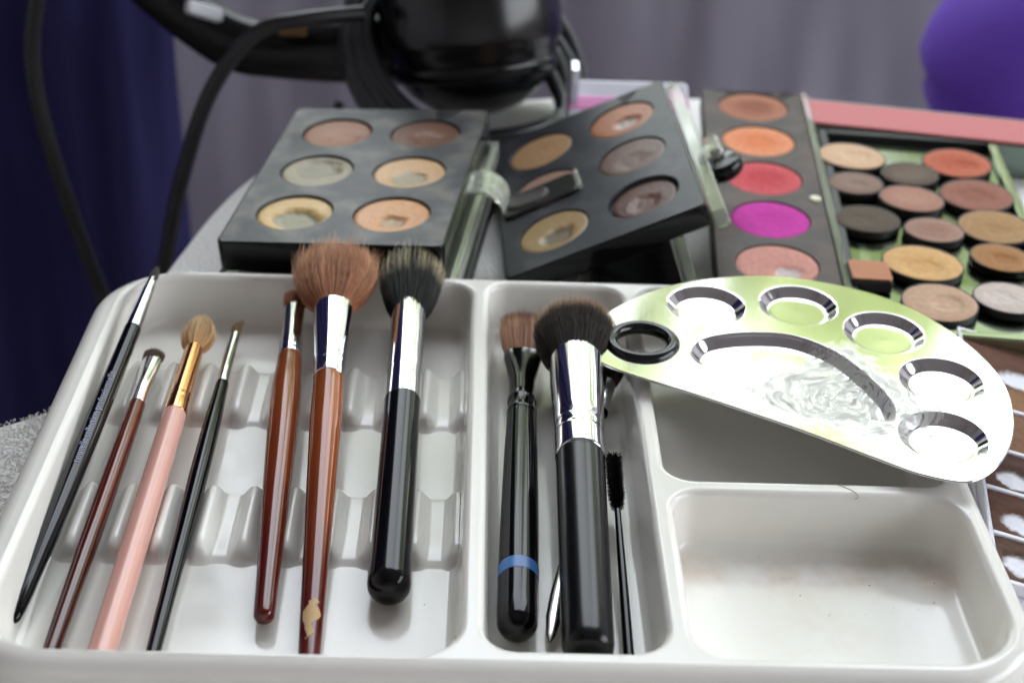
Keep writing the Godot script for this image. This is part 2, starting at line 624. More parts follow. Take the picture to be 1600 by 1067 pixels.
func background() -> void:
	var f := noise(9.0, 31, 3)
	drape(-0.9, -0.160, -0.78, 0.38, -0.36, func(x, y): return 0.011 * sin(x * 88.0 + 3.0 * f.get_noise_1d(x * 2.0) + y * 1.3) + 0.012 * f.get_noise_2d(x * 3.0, y * 0.4),
		mat(S(32, 28, 88), 0.75, 0.0, {"rim_enabled": true, "rim": 0.25}), "blue_curtain", "dark blue purple curtain hanging in folds left of the table")
	drape(-0.6, 1.3, -0.79, 0.13, -0.78, func(x, y): return 0.004 * sin(x * 15.0 + 2.0 * f.get_noise_1d(x * 1.4)) * (0.4 + 0.6 * f.get_noise_1d(x + 7.0)) + 0.006 * f.get_noise_2d(x * 1.4, y * 0.5),
		mat(S(156, 151, 162), 0.85, 0.0, {"rim_enabled": true, "rim": 0.2}), "grey_curtain", "grey lilac curtain hanging in soft folds behind the hair dryer", 240)
	# purple upholstered seat at the right edge of the picture
	var g := G.new()
	var xf := Transform3D(Basis(), Vector3(0.330, -0.78, -0.5))
	var prof := [[0.0, 0.660], [0.040, 0.661], [0.064, 0.668], [0.073, 0.680], [0.0745, 0.688], [0.073, 0.694], [0.0775, 0.702], [0.080, 0.712], [0.078, 0.728], [0.070, 0.748], [0.055, 0.768], [0.033, 0.783], [0.0, 0.790]]
	var p := []
	for q in prof:
		p.append(Vector3(q[0], q[1], q[0] * 0.85))
	g.lathe(p, 72, xf)
	for k in g.v.size():      # gathers that run into the seam
		var q := g.v[k] - xf.origin
		var a := atan2(q.z, q.x)
		var near := exp(-pow((q.y - 0.698) / 0.022, 2))
		var push := 1.0 + near * (0.026 * sin(a * 9.0 + 1.0) + 0.016 * sin(a * 17.0)) + 0.012 * sin(a * 3.0 + q.y * 40.0)
		g.v[k] = xf.origin + Vector3(q.x * push, q.y, q.z * push)
	var purple := mat(S(98, 56, 178), 0.7, 0.0, {"rim_enabled": true, "rim": 0.4})
	var seat := part("purple_cushion", g, purple, self)
	tag(seat, "purple fabric seat padding with a gathered seam, behind the eyeshadow palette", "cushion")
	g = G.new()
	g.lathe([Vector2(0.026, 0.0), Vector2(0.026, 0.3), Vector2(0.027, 0.6), Vector2(0.028, 0.659)], 32, Transform3D(Basis(), Vector3(0.285, -0.78, -0.5)))
	part("leg", g, purple, seat)
	g = G.new()
	box(g, 0.0, 0.05, -0.66, 0.0, -0.012, 0.012, 0.004, 0.006, Transform3D(Basis(), Vector3(0.320, -0.085, -0.50)))
	tag(part("chair_post", g, mat(S(120, 134, 190), 0.5), self), "pale blue chair post at the right edge beside the purple padding", "chair")


# ---------------------------------------------------------------- the tray
func tray() -> void:
	var outer := [-0.128, 0.128, -0.0925, 0.0955]
	var outer_r := [0.028, 0.024, 0.024, 0.028]
	# compartments: bounds and corner radii (back-right, front-right, front-left, back-left)
	var bins := [
		[[-0.1213, -0.0073, -0.0885, 0.0918], [0.010, 0.013, 0.018, 0.019]],
		[[-0.0058, 0.0413, -0.0885, 0.0895], [0.009, 0.011, 0.010, 0.009]],
		[[0.0424, 0.1235, -0.0885, 0.0212], [0.019, 0.010, 0.010, 0.009]],
		[[0.0432, 0.1240, 0.0229, 0.0905], [0.013, 0.020, 0.011, 0.010]],
	]
	var steps := 40.0
	var g := G.new()
	var f := noise(260.0, 41, 4)
	var f2 := noise(46.0, 42, 3)
	var holes := []
	for b in bins:
		holes.append(rr_inset(b[0], 0.0, b[1], 10, steps))
	g.deck(rr_inset(outer, 0.0045, outer_r, 12, steps), holes, 0.0)
	# outer rim rolls over and runs down to the towel
	var rows := []
	for k in 9:
		var a := PI / 2 * k / 8.0
		rows.append(lift(rr_inset(outer, 0.0045 * (1.0 - sin(a)), outer_r, 12, steps), -0.0045 * (1.0 - cos(a))))
	for q in [[0.0002, -0.007], [0.0008, -0.014], [0.0012, -0.0178], [0.0018, -0.0187], [0.003, -0.019]]:
		rows.append(lift(rr_inset(outer, q[0], outer_r, 12, steps), q[1]))
	g.sheet(rows, true, 1.0)
	g.fan(rows[-1], Vector3.DOWN)
	for i in bins.size():
		var b: Array = bins[i]
		var crest := 0.0021
		var fillet := 0.0026
		rows = []
		var cols := []
		for k in 8:
			var a := deg_to_rad(84.0) * k / 7.0
			rows.append(lift(rr_inset(b[0], crest * sin(a), b[1], 10, steps), -crest * (1.0 - cos(a))))
		var o0 := crest * sin(deg_to_rad(84.0))
		for k in 3:
			var t := (k + 1) / 3.0
			rows.append(lift(rr_inset(b[0], o0 + 0.0013 * t, b[1], 10, steps), lerpf(-crest * 0.9, FLOOR + fillet, t)))
		var o1 := o0 + 0.0013
		for k in 7:
			var a := PI / 2 * (k + 1) / 7.0
			rows.append(lift(rr_inset(b[0], o1 + fillet * (1.0 - cos(a)), b[1], 10, steps), FLOOR + fillet * (1.0 - sin(a))))
		var last: PackedVector3Array = rows[-1]
		var mid := Vector3((b[0][0] + b[0][1]) / 2, FLOOR, (b[0][2] + b[0][3]) / 2)
		for k in 24:
			var row := PackedVector3Array()
			var s := 1.0 - (k + 1) / 24.0
			for p in last:
				row.append(mid + (p - mid) * maxf(s, 0.002))
			rows.append(row)
		for row in rows:
			var cr := PackedColorArray()
			for p in row:
				var col := Color(1, 1, 1)
				if i == 3:      # brown powder stains in the empty compartment
					var band := exp(-pow((p.z - 0.0385 - 0.004 * f2.get_noise_1d(p.x * 1.0)) / 0.0075, 2)) * (1.0 if p.y < FLOOR + 0.002 else 0.35)
					var spot := exp(-(pow((p.x - 0.081) / 0.014, 2) + pow((p.z - 0.062) / 0.012, 2))) * 0.55
					var m := clampf((band + spot) * (0.45 + 0.9 * f2.get_noise_2d(p.x, p.z) + 0.45 * f.get_noise_2d(p.x, p.z)), 0, 1)
					col = col.lerp(Color(0.70, 0.48, 0.33), m * 0.42)
				else:
					var m := clampf(f2.get_noise_2d(p.x, p.z) * 0.8 - 0.18 + 0.3 * f.get_noise_2d(p.x, p.z), 0, 1)
					col = col.lerp(Color(0.80, 0.68, 0.55), m * 0.09)
				cr.append(col)
			cols.append(cr)
		var from := g.v.size()
		g.sheet(rows, true, 1.0, cols)
		for k in range(from, g.n.size()):       # normals look up and into the compartment
			if g.n[k].y < 0.0:
				g.n[k] = -g.n[k]
	var t := part("compartment_tray", g, M.white_plastic, self, true)
	tag(t, "white plastic tray with four compartments holding the makeup brushes", "tray")
	# two scalloped rests across the left compartment
	for bar in [[-0.0525, -0.0300], [0.0108, 0.0335]]:
		g = G.new()
		rows = []
		var zs := [[-0.0022, 0.0], [-0.0017, 0.10], [-0.0012, 0.35], [-0.0008, 0.66], [-0.0002, 0.90], [0.0010, 1.0]]
		var line := []
		for q in zs:
			line.append([bar[0] + q[0], q[1]])
		for k in range(1, 6):
			line.append([lerpf(bar[0] + 0.001, bar[1] - 0.001, k / 6.0), 1.0])
		for k in zs.size():
			var q: Array = zs[zs.size() - 1 - k]
			line.append([bar[1] + 0.002 - q[0] * 2.6, q[1]])
		for q in line:
			var row := PackedVector3Array()
			for k in 331:
				var x := lerpf(-0.1180, -0.0106, k / 330.0)
				var ph := (x + 0.1119) / 0.0112
				var d := absf(ph - roundf(ph))
				var h := 0.0012 + 0.0035 * (1.0 - smoothstep(0.03, 0.36, d))
				row.append(Vector3(x, FLOOR - 0.0002 + h * q[1], q[0]))
			rows.append(row)
		g.sheet(rows, false, 1.0)
		for k in g.n.size():
			if g.n[k].y < 0.0:
				g.n[k] = -g.n[k]
		part("brush_rest", g, M.white_plastic, t, true)


func crumbs() -> void:
	var grain := SphereMesh.new()
	grain.radius = 0.00012
	grain.height = 0.0002
	grain.radial_segments = 6
	grain.rings = 3
	grain.material = mat(S(156, 120, 96), 0.9)
	var mm := MultiMesh.new()
	mm.transform_format = MultiMesh.TRANSFORM_3D
	mm.mesh = grain
	mm.instance_count = 36
	for k in 36:
		var p := Vector3(rng.randf_range(0.052, 0.118), FLOOR + 0.0001, 0.045 + rng.randfn() * 0.011)
		if k % 3 == 0:
			p = Vector3(rng.randf_range(-0.112, 0.034), FLOOR + 0.0001, rng.randf_range(0.04, 0.084))
		elif k % 7 == 0:
			p = Vector3(rng.randf_range(0.05, 0.118), FLOOR + 0.0001, rng.randf_range(-0.03, 0.012))
		p.z = clampf(p.z, -0.03, 0.084)
		mm.set_instance_transform(k, Transform3D(Basis().scaled(Vector3.ONE * (0.5 + rng.randf() * rng.randf() * 1.8)), p))
	var o := MultiMeshInstance3D.new()
	o.name = "powder_crumbs"
	o.multimesh = mm
	o.set_meta("kind", "stuff")
	add_child(o)
	tag(o, "tiny brown powder crumbs scattered on the tray's floor", "crumbs")
	var g := G.new()
	g.tube(smooth_path([Vector3(0.0905, 0.0001, 0.0205), Vector3(0.0925, 0.0001, 0.0218), Vector3(0.0945, 0.0000, 0.0236), Vector3(0.0953, -0.0006, 0.0248), Vector3(0.0945, -0.0012, 0.0252)], 5), 0.00008, 5)
	tag(part("loose_hair", g, mat(S(150, 96, 58), 0.5), self), "loose brown hair lying over the ridge behind the empty compartment", "hair")


# ---------------------------------------------------------------- hair dryer and its cable
func hair_dryer() -> void:
	var ax := Vector3(0.12, -0.95, 0.28).normalized()
	var bx := Vector3.RIGHT - ax * ax.x
	bx = bx.normalized()
	var basis_ := Basis(bx, -ax, bx.cross(-ax)).orthonormalized()
	var t := thing("hair_dryer", "black hair dryer lying behind the concealer palettes, cord wound round it", "hair dryer", Transform3D(basis_, Vector3(-0.0135, 0.0195, -0.283)))
	var g := G.new()     # local +y is the rear, -y the nose that points down at the table
	g.lathe([Vector2(0.0, -0.0385), Vector2(0.010, -0.0378), Vector2(0.020, -0.0345), Vector2(0.0285, -0.028), Vector2(0.0340, -0.020), Vector2(0.0370, -0.011), Vector2(0.0378, -0.0080), Vector2(0.0392, -0.006), Vector2(0.0395, 0.002), Vector2(0.0390, 0.012), Vector2(0.0365, 0.028), Vector2(0.0345, 0.045), Vector2(0.0345, 0.070), Vector2(0.0370, 0.095), Vector2(0.034, 0.112), Vector2(0.02, 0.122), Vector2(0.0, 0.125)], 64)
	part("body", g, mat(S(9, 9, 11), 0.24), t)
	g = G.new()
	g.lathe([Vector2(0.0330, -0.0225), Vector2(0.0352, -0.0218), Vector2(0.0366, -0.0190), Vector2(0.0368, -0.0165), Vector2(0.0355, -0.0155)], 64)
	part("nose_ring", g, M.black_satin, t)
	# folded handle: runs off to the left, up at its far end
	var inv := t.transform.affine_inverse()
	var path := smooth_path([Vector3(-0.030, 0.006, -0.287), Vector3(-0.062, 0.004, -0.290), Vector3(-0.107, 0.003, -0.290), Vector3(-0.134, 0.015, -0.292), Vector3(-0.165, 0.038, -0.298)], 6)
	g = G.new()
	var rows := []
	for i in path.size():
		var tan_ := (path[mini(i + 1, path.size() - 1)] - path[maxi(i - 1, 0)]).normalized()
		var a := tan_.cross(Vector3.UP).normalized()
		var b := a.cross(tan_).normalized()
		var u := float(i) / (path.size() - 1)
		var w := lerpf(0.0165, 0.0100, u) * (1.0 - 0.10 * exp(-pow((u - 0.45) / 0.08, 2)))
		var row := PackedVector3Array()
		for k in 28:
			var ang := TAU * k / 28
			row.append(inv * (path[i] + a * cos(ang) * w * 0.9 + b * sin(ang) * w))
		rows.append(row)
	g.sheet(rows, true, 1.0)
	g.fan(rows[-1], inv.basis * Vector3.LEFT)
	part("handle", g, M.black_satin, t)
	g = G.new()
	box(g, -0.009, 0.009, 0.0, 0.004, -0.003, 0.003, 0.001, 0.002, inv * Transform3D(Basis(Vector3.BACK, -0.55) * Basis(Vector3.UP, 0.6) * Basis(Vector3.RIGHT, 0.8), Vector3(-0.128, 0.0225, -0.279)))
	part("switch", g, mat(S(205, 205, 210), 0.35), t, false, "pale sliding switch on the handle")
	g = G.new()
	box(g, -0.006, 0.006, 0.0, 0.003, -0.003, 0.003, 0.001, 0.001, inv * Transform3D(Basis(Vector3.RIGHT, 0.9), Vector3(-0.089, 0.0165, -0.277)))
	part("gold_badge", g, mat(S(120, 92, 50), 0.45, 0.5), t, false, "small gold badge near the handle's joint")
	# cord: three turns round the body, then a big loop that hangs at the left
	var turns := []
	for k in 5 * 20 + 1:
		var a := PI * 0.8 + TAU * k / 20.0
		var turn := k / 20.0
		var xr := Vector3(0.93, -0.37, 0.0)
		var wr := Vector3(0.1, 0.5, -0.86)
		var rad := 0.0500 + 0.0058 * sin(turn * 2.1 + 0.6) + 0.0015 * sin(a * 1.7)
		turns.append(Vector3(-0.0145, 0.0105 - 0.0025 * turn, -0.286 + 0.004 * turn) + xr * cos(a) * rad + wr * sin(a) * rad * 0.95)
	for k in turns.size():
		turns[k].y = maxf(turns[k].y, TABLE + 0.004)
	g = G.new()
	g.tube(smooth_path(turns, 3), 0.0034, 12)
	var cord := thing("dryer_cord", "black cable coiled round the hair dryer and looping down in front of the blue curtain", "cable")
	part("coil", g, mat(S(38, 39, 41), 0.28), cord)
	g = G.new()
	g.tube(smooth_path([Vector3(-0.058, 0.030, -0.262), Vector3(-0.082, 0.030, -0.252), Vector3(-0.101, 0.024, -0.25), Vector3(-0.120, 0.0, -0.25), Vector3(-0.134, -0.036, -0.25), Vector3(-0.146, -0.082, -0.25), Vector3(-0.153, -0.125, -0.248), Vector3(-0.164, -0.135, -0.246), Vector3(-0.174, -0.105, -0.248), Vector3(-0.185, -0.06, -0.25), Vector3(-0.191, -0.025, -0.25), Vector3(-0.1935, 0.005, -0.25), Vector3(-0.189, 0.033, -0.25), Vector3(-0.178, 0.06, -0.25), Vector3(-0.15, 0.075, -0.27), Vector3(-0.09, 0.06, -0.31)], 6), 0.0034, 12)
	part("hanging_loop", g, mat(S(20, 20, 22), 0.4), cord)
	g = G.new()
	g.tube(smooth_path([Vector3(-0.071, -0.022, -0.292), Vector3(-0.0765, -0.031, -0.286), Vector3(-0.084, -0.040, -0.282)], 5), 0.0022, 8)
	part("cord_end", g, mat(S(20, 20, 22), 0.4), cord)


# ---------------------------------------------------------------- powder and cream pans
# o: r, col, dip (u, v, size, depth), worn (colour bared in the dip), tone (colour of the rubbed middle), level, shine
func pan(parent: Node, at: Vector3, o: Dictionary, xf := Transform3D()) -> MeshInstance3D:
	var g := G.new()
	var r: float = o.r
	var f := noise(420.0, rng.randi() % 1000, 4)
	var fe := noise(110.0, rng.randi() % 1000, 2)
	var col: Color = o.col
	var dip: Array = o.get("dip", [0.0, 0.0, 0.5, 0.0])
	var rows := []
	var cols := []
	var nr := 18
	for i in nr + 1:
		var row := PackedVector3Array()
		var cr := PackedColorArray()
		var s := i / float(nr)
		for k in 44:
			var a := TAU * k / 44
			var x := cos(a) * s * r
			var z := sin(a) * s * r
			var u := x / r
			var w := z / r
			var d := sqrt(pow((u - dip[0]) / dip[2], 2) + pow((w - dip[1]) / (dip[2] * 0.85), 2))
			var nz := f.get_noise_2d(x + at.x, z + at.z)
			var hole := 1.0 - smoothstep(0.55, 1.15, d + 0.22 * fe.get_noise_2d(x + at.x, z + at.z))
			var y: float = -dip[3] * hole + 0.00012 * nz - (0.0003 if s > 0.99 else 0.0)
			y += o.get("dome", 0.0) * (1.0 - s * s)
			row.append(at + Vector3(x, y, z))
			var cc := col
			if o.has("tone"):
				cc = cc.lerp(o.tone, clampf((1.0 - smoothstep(0.2, 1.0, Vector2(u * 0.9, w).length() + 0.25 * nz)), 0, 1))
			if o.has("worn"):
				cc = cc.lerp(o.worn, smoothstep(0.45, 0.65, hole))
			cc = cc * (1.0 + 0.22 * nz) 
			cr.append(Color(cc.r, cc.g, cc.b))
		rows.append(row)
		cols.append(cr)
	g.sheet(rows, true, 1.0, cols, xf)
	for k in g.n.size():
		if g.n[k].dot(xf.basis.y) < 0.0:
			g.n[k] = -g.n[k]
	return part("pan", g, o.get("m", M.cream), parent, true)


func pan_well(g: G, c: Vector2, r: float, depth: float) -> void:
	var rows := []
	for q in [[0.0, 0.0], [0.0002, -0.0002], [0.0003, -depth], [0.0008, -depth]]:
		rows.append(lift(circle(c.x, c.y, r - q[0]), q[1]))
	g.sheet(rows, true, -1.0)


func case_with_pans(parent: Node, called: String, w: float, d: float, h: float, corner: float, wells: Array, m: Material, side: Material = null) -> void:
	var g := G.new()
	var b := [-w / 2, w / 2, -d / 2, d / 2]
	var rs := [corner, corner, corner, corner]
	var holes := []
	for q in wells:
		holes.append(circle(q[0].x, q[0].y, q[1]))
		pan_well(g, q[0], q[1], 0.0024)
	g.deck(rr_inset(b, 0.0007, rs, 6, 20.0), holes, 0.0)
	if side:
		part("top_plate", g, m, parent)
		g = G.new()
	var rows := []
	for k in 5:
		var a := PI / 2 * k / 4.0
		rows.append(lift(rr_inset(b, 0.0007 * (1.0 - sin(a)), rs, 6, 20.0), -0.0007 * (1.0 - cos(a))))
	rows.append(lift(rr_inset(b, 0.0, rs, 6, 20.0), -h + 0.0006))
	rows.append(lift(rr_inset(b, 0.0006, rs, 6, 20.0), -h))
	g.sheet(rows, true, 1.0)
	g.fan(rows[-1], Vector3.DOWN)
	part(called, g, side if side else m, parent)


func clear_lid(parent: Node, w: float, d: float, y0: float, y1: float, x_shift: float, z_shift := 0.0) -> void:
	# an open clear plastic lid: a floor and four low walls
	var g := G.new()
	var x0 := -w / 2 + x_shift
	var x1 := w / 2 + x_shift
	var z0 := -d / 2 + z_shift
	var z1 := d / 2 + z_shift
	box(g, x0, x1, y0, y0 + 0.0015, z0, z1, 0.0003, 0.002)
	part("lid_floor", g, M.clear, parent)
	for q in [[x0, x0 + 0.0022, z0, z1], [x1 - 0.0022, x1, z0, z1], [x0 + 0.0025, x1 - 0.0025, z0, z0 + 0.0022], [x0 + 0.0025, x1 - 0.0025, z1 - 0.0022, z1]]:
		g = G.new()
		box(g, q[0], q[1], y0 + 0.0017, y1, q[2], q[3], 0.0004)
		part("lid_wall", g, M.clear, parent)


func compacts() -> void:
	var s := 0.0338
	var g := G.new()
	# --- left concealer palette
	var t := thing("concealer_palette", "open black concealer palette with six worn skin-tone creams, left of the tilted one", "makeup palette", turned(Vector3(0.012, -0.126, 0.072), Vector3(-0.0497, 0.0094, -0.1514)))
	var cells := [Vector2(-0.5, -1), Vector2(0.5, -1), Vector2(-0.5, 0), Vector2(0.5, 0), Vector2(-0.5, 1), Vector2(0.5, 1)]
	var wells := []
	for q in cells:
		wells.append([q * s, 0.0134])
	case_with_pans(t, "case", 0.0765, 0.1140, 0.0110, 0.003, wells, M.dusty, M.black_soft)
	var looks := [
		{"col": L(146, 90, 56), "dip": [0.25, 0.35, 0.5, 0.0006], "tone": L(158, 104, 70)},
		{"col": L(100, 62, 42), "dip": [0.1, 0.2, 0.5, 0.0006], "tone": L(116, 76, 54)},
		{"col": L(150, 138, 108), "dip": [0.0, -0.25, 0.75, 0.0011], "worn": L(138, 130, 108)},
		{"col": L(205, 165, 118), "dip": [0.05, 0.3, 0.6, 0.0010], "worn": L(166, 152, 122)},
		{"col": L(205, 168, 104), "dip": [0.1, 0.28, 0.75, 0.0014], "worn": L(146, 138, 108)},
		{"col": L(208, 150, 96), "dip": [0.05, 0.3, 0.42, 0.0011], "worn": L(176, 148, 110)},
	]
	for k in 6:
		looks[k].r = 0.0128
		pan(t, Vector3(cells[k].x * s, -0.0007, cells[k].y * s), looks[k])
	clear_lid(t, 0.0805, 0.112, -0.0185, -0.0114, 0.0016, 0.003)
	# clasp: a bent clear tab that reaches over the neighbouring palette, with a dark end and round button
	g = G.new()
	var line := smooth_path([Vector3(0.0372, -0.0020, 0.0), Vector3(0.0420, -0.0005, 0.0), Vector3(0.0465, -0.0010, 0.0), Vector3(0.0510, -0.0045, 0.0), Vector3(0.0525, -0.0085, 0.0)], 5)
	var rows := []
	for side in [0.0, 0.0013]:
		var row0 := PackedVector3Array()
		var row1 := PackedVector3Array()
		for p in line:
			row0.append(p + Vector3(0, -side, -0.003))
			row1.append(p + Vector3(0, -side, 0.014))
		rows.append([row0, row1])
	g.sheet([rows[0][0], rows[0][1], rows[1][1], rows[1][0], rows[0][0]], false, 1.0)
	part("clasp", g, M.clear, t)
	# --- the dark clasp of the tilted palette, lying open on its middle left pan
	# --- right concealer palette, tilted
	var t2 := thing("concealer_palette", "tilted dark grey concealer palette with six creams, propped against the blush palette", "makeup palette", turned(Vector3(0.023, 0.044, 0.418), Vector3(0.0328, 0.0035, -0.1689)))
	case_with_pans(t2, "case", 0.0735, 0.1115, 0.0085, 0.003, wells, M.dark_case, M.black_soft)
	looks = [
		{"col": L(186, 146, 106), "dip": [0.2, 0.0, 0.4, 0.0002]},
		{"col": L(176, 108, 66), "dip": [0.12, 0.25, 0.42, 0.0011], "worn": L(196, 180, 166)},
		{"col": L(176, 142, 122), "dip": [0.2, 0.2, 0.6, 0.0003]},
		{"col": L(106, 78, 62), "dip": [0.0, 0.3, 0.55, 0.0003], "tone": L(116, 88, 72)},
		{"col": L(172, 144, 98), "dip": [0.1, 0.3, 0.52, 0.0012], "worn": L(132, 120, 96)},
		{"col": L(84, 48, 32), "dip": [0.0, 0.25, 0.55, 0.0006], "tone": L(106, 64, 46)},
	]
	for k in 6:
		looks[k].r = 0.0128 if k != 5 else 0.0118
		pan(t2, Vector3(cells[k].x * s, -0.0004 if k != 5 else -0.0012, cells[k].y * s), looks[k])
	# its clear lid, folded under, shows along the right edge
	g = G.new()
	box(g, 0.0372, 0.0425, -0.0100, -0.0030, -0.0550, 0.0575, 0.0006, 0.0015)
	part("lid_edge", g, M.clear, t2)
	g = G.new()
	box(g, 0.0427, 0.0490, -0.0105, -0.0050, -0.004, 0.012, 0.0015, 0.003)
	part("clasp", g, M.clear, t2)
	g = G.new()
	g.lathe([Vector2(0.0, -0.003), Vector2(0.006, -0.003), Vector2(0.0075, -0.0015), Vector2(0.0075, 0.002), Vector2(0.006, 0.0035), Vector2(0.0, 0.0036)], 28, Transform3D(Basis(), Vector3(0.0465, -0.0115, 0.013)))
	part("clasp_button", g, M.black_gloss, t2)
	# clasp plate lying on its middle left pan
	var c := thing("palette_clasp", "dark clear plastic clasp with an oval button lying on the tilted palette", "clasp", t2.transform * Transform3D(Basis(Vector3.UP, 0.06), Vector3(-0.0185, 0.0006, 0.0065)))
	g = G.new()
	box(g, -0.0165, 0.0135, 0.0, 0.0010, -0.0085, 0.0065, 0.0005, 0.003)
	part("plate", g, mat(S(56, 56, 54), 0.25), c)
	g = G.new()
	g.lathe([Vector3(0.0085, 0.0011, 0.0055), Vector3(0.0085, 0.0015, 0.0055), Vector3(0.0080, 0.0020, 0.0051), Vector3(0.0066, 0.0021, 0.0042), Vector3(0.0064, 0.0016, 0.0040), Vector3(0.0, 0.0016, 0.0)], 32, Transform3D(Basis(), Vector3(-0.006, 0, -0.001)))
	part("button", g, mat(S(92, 90, 86), 0.4), c)
	g = G.new()
	box(g, 0.0136, 0.0150, 0.0, 0.0020, -0.0080, 0.0060, 0.0004, 0.0006)
	part("clear_edge", g, M.clear, c)
	# --- glossy black compact under the tilted palette
	var k_ := thing("black_compact", "glossy black closed compact lying under the tilted concealer palette", "compact", Transform3D(Basis(Vector3.UP, 0.03), Vector3(0.034, TABLE, -0.1445)))
	g = G.new()
	box(g, -0.002, 0.033, 0.001, 0.0080, -0.046, 0.046, 0.001, 0.004)
	part("base", g, M.black_gloss, k_)
	g = G.new()
	box(g, -0.002, 0.028, 0.0084, 0.0125, -0.046, 0.0455, 0.0012, 0.004)
	part("lid", g, mat(S(10, 11, 11), 0.06), k_)
	g = G.new()
	box(g, 0.0283, 0.0325, 0.0084, 0.0125, -0.044, 0.044, 0.0006, 0.001)
	part("hinge", g, M.clear, k_)
	# stack below the left palette that lifts it above the tray's rim
	var st := thing("black_compact", "flat black compact hidden under the left concealer palette", "compact", Transform3D(Basis(Vector3.UP, -0.12), Vector3(-0.050, TABLE, -0.151)))
	g = G.new()
	box(g, -0.035, 0.044, 0.001, 0.0070, -0.052, 0.055, 0.001, 0.003)
	part("base", g, M.black_matte, st)
	# --- pale packet behind the tilted palette
	var pk := thing("tissue_packet", "white packet with a pink band behind the tilted concealer palette", "packet", turned(Vector3(0.6, 0.0, 0.0), Vector3(0.050, -0.014, -0.250)))
	g = G.new()
	box(g, -0.022, 0.03, 0.0, 0.006, -0.022, 0.022, 0.0015, 0.002)
	part("wrapper", g, mat(S(212, 210, 218), 0.3), pk)
	g = G.new()
	box(g, -0.0222, 0.0302, 0.0003, 0.0063, -0.014, -0.006, 0.0012, 0.002)
	part("band", g, mat(S(226, 150, 196), 0.35), pk, false, "pink printed band")
	g = G.new()
	box(g, -0.004, 0.0, 0.0, 0.034, -0.004, 0.004, 0.001, 0.001, Transform3D(Basis(Vector3.RIGHT, 0.3), Vector3(0.0325, TABLE + 0.001, -0.262)))
	tag(part("metal_clip", g, mat(S(196, 196, 204), 0.25, 0.9), self), "slim silver clip standing between the dryer and the white packet", "clip")


func blush_palette() -> void:
	var t := thing("blush_palette", "dark brown palette with a row of five blush pans, one bright magenta", "makeup palette", turned(Vector3(0.025, -0.077, 0.009), Vector3(0.101, -0.0026, -0.182)))
	var s := 0.034
	var wells := []
	var rr := 0.0147
	for k in 5:
		wells.append([Vector2(0.0, (k - 2) * s), rr])
	case_with_pans(t, "case", 0.0425, 0.169, 0.009, 0.002, wells, M.brown_case)
	var looks := [
		{"col": L(176, 118, 92), "tone": L(142, 84, 62), "dip": [0, 0, 0.5, 0.0004]},
		{"col": L(226, 150, 110), "tone": L(218, 126, 78), "dip": [0, 0, 0.5, 0.0003]},
		{"col": L(206, 88, 94), "tone": L(192, 60, 68), "dip": [0, 0, 0.5, 0.0003]},
		{"col": L(200, 50, 160), "tone": L(190, 38, 150), "dip": [0, 0, 0.5, 0.0002]},
		{"col": L(204, 146, 132), "tone": L(200, 140, 126), "dip": [0.22, 0.3, 0.40, 0.0011], "worn": L(206, 190, 184)},
	]
	for k in 5:
		looks[k].r = rr - 0.0004
		looks[k].m = M.powder
		pan(t, Vector3(0, -0.0003, (k - 2) * s), looks[k])
	var g := G.new()
	box(g, 0.0214, 0.0240, -0.0088, 0.0006, -0.0845, 0.0845, 0.0005, 0.001)
	part("lid_edge", g, M.clear, t)
	g = G.new()
	g.lathe([Vector2(0.0021, -0.0002), Vector2(0.0021, 0.0004), Vector2(0.0018, 0.0006), Vector2(0.0, 0.0006)], 20, Transform3D(Basis(), Vector3(0.0178, 0.0001, 0.016)))
	part("magnet", g, mat(S(232, 226, 196), 0.3), t, false, "small cream round magnet on the case")


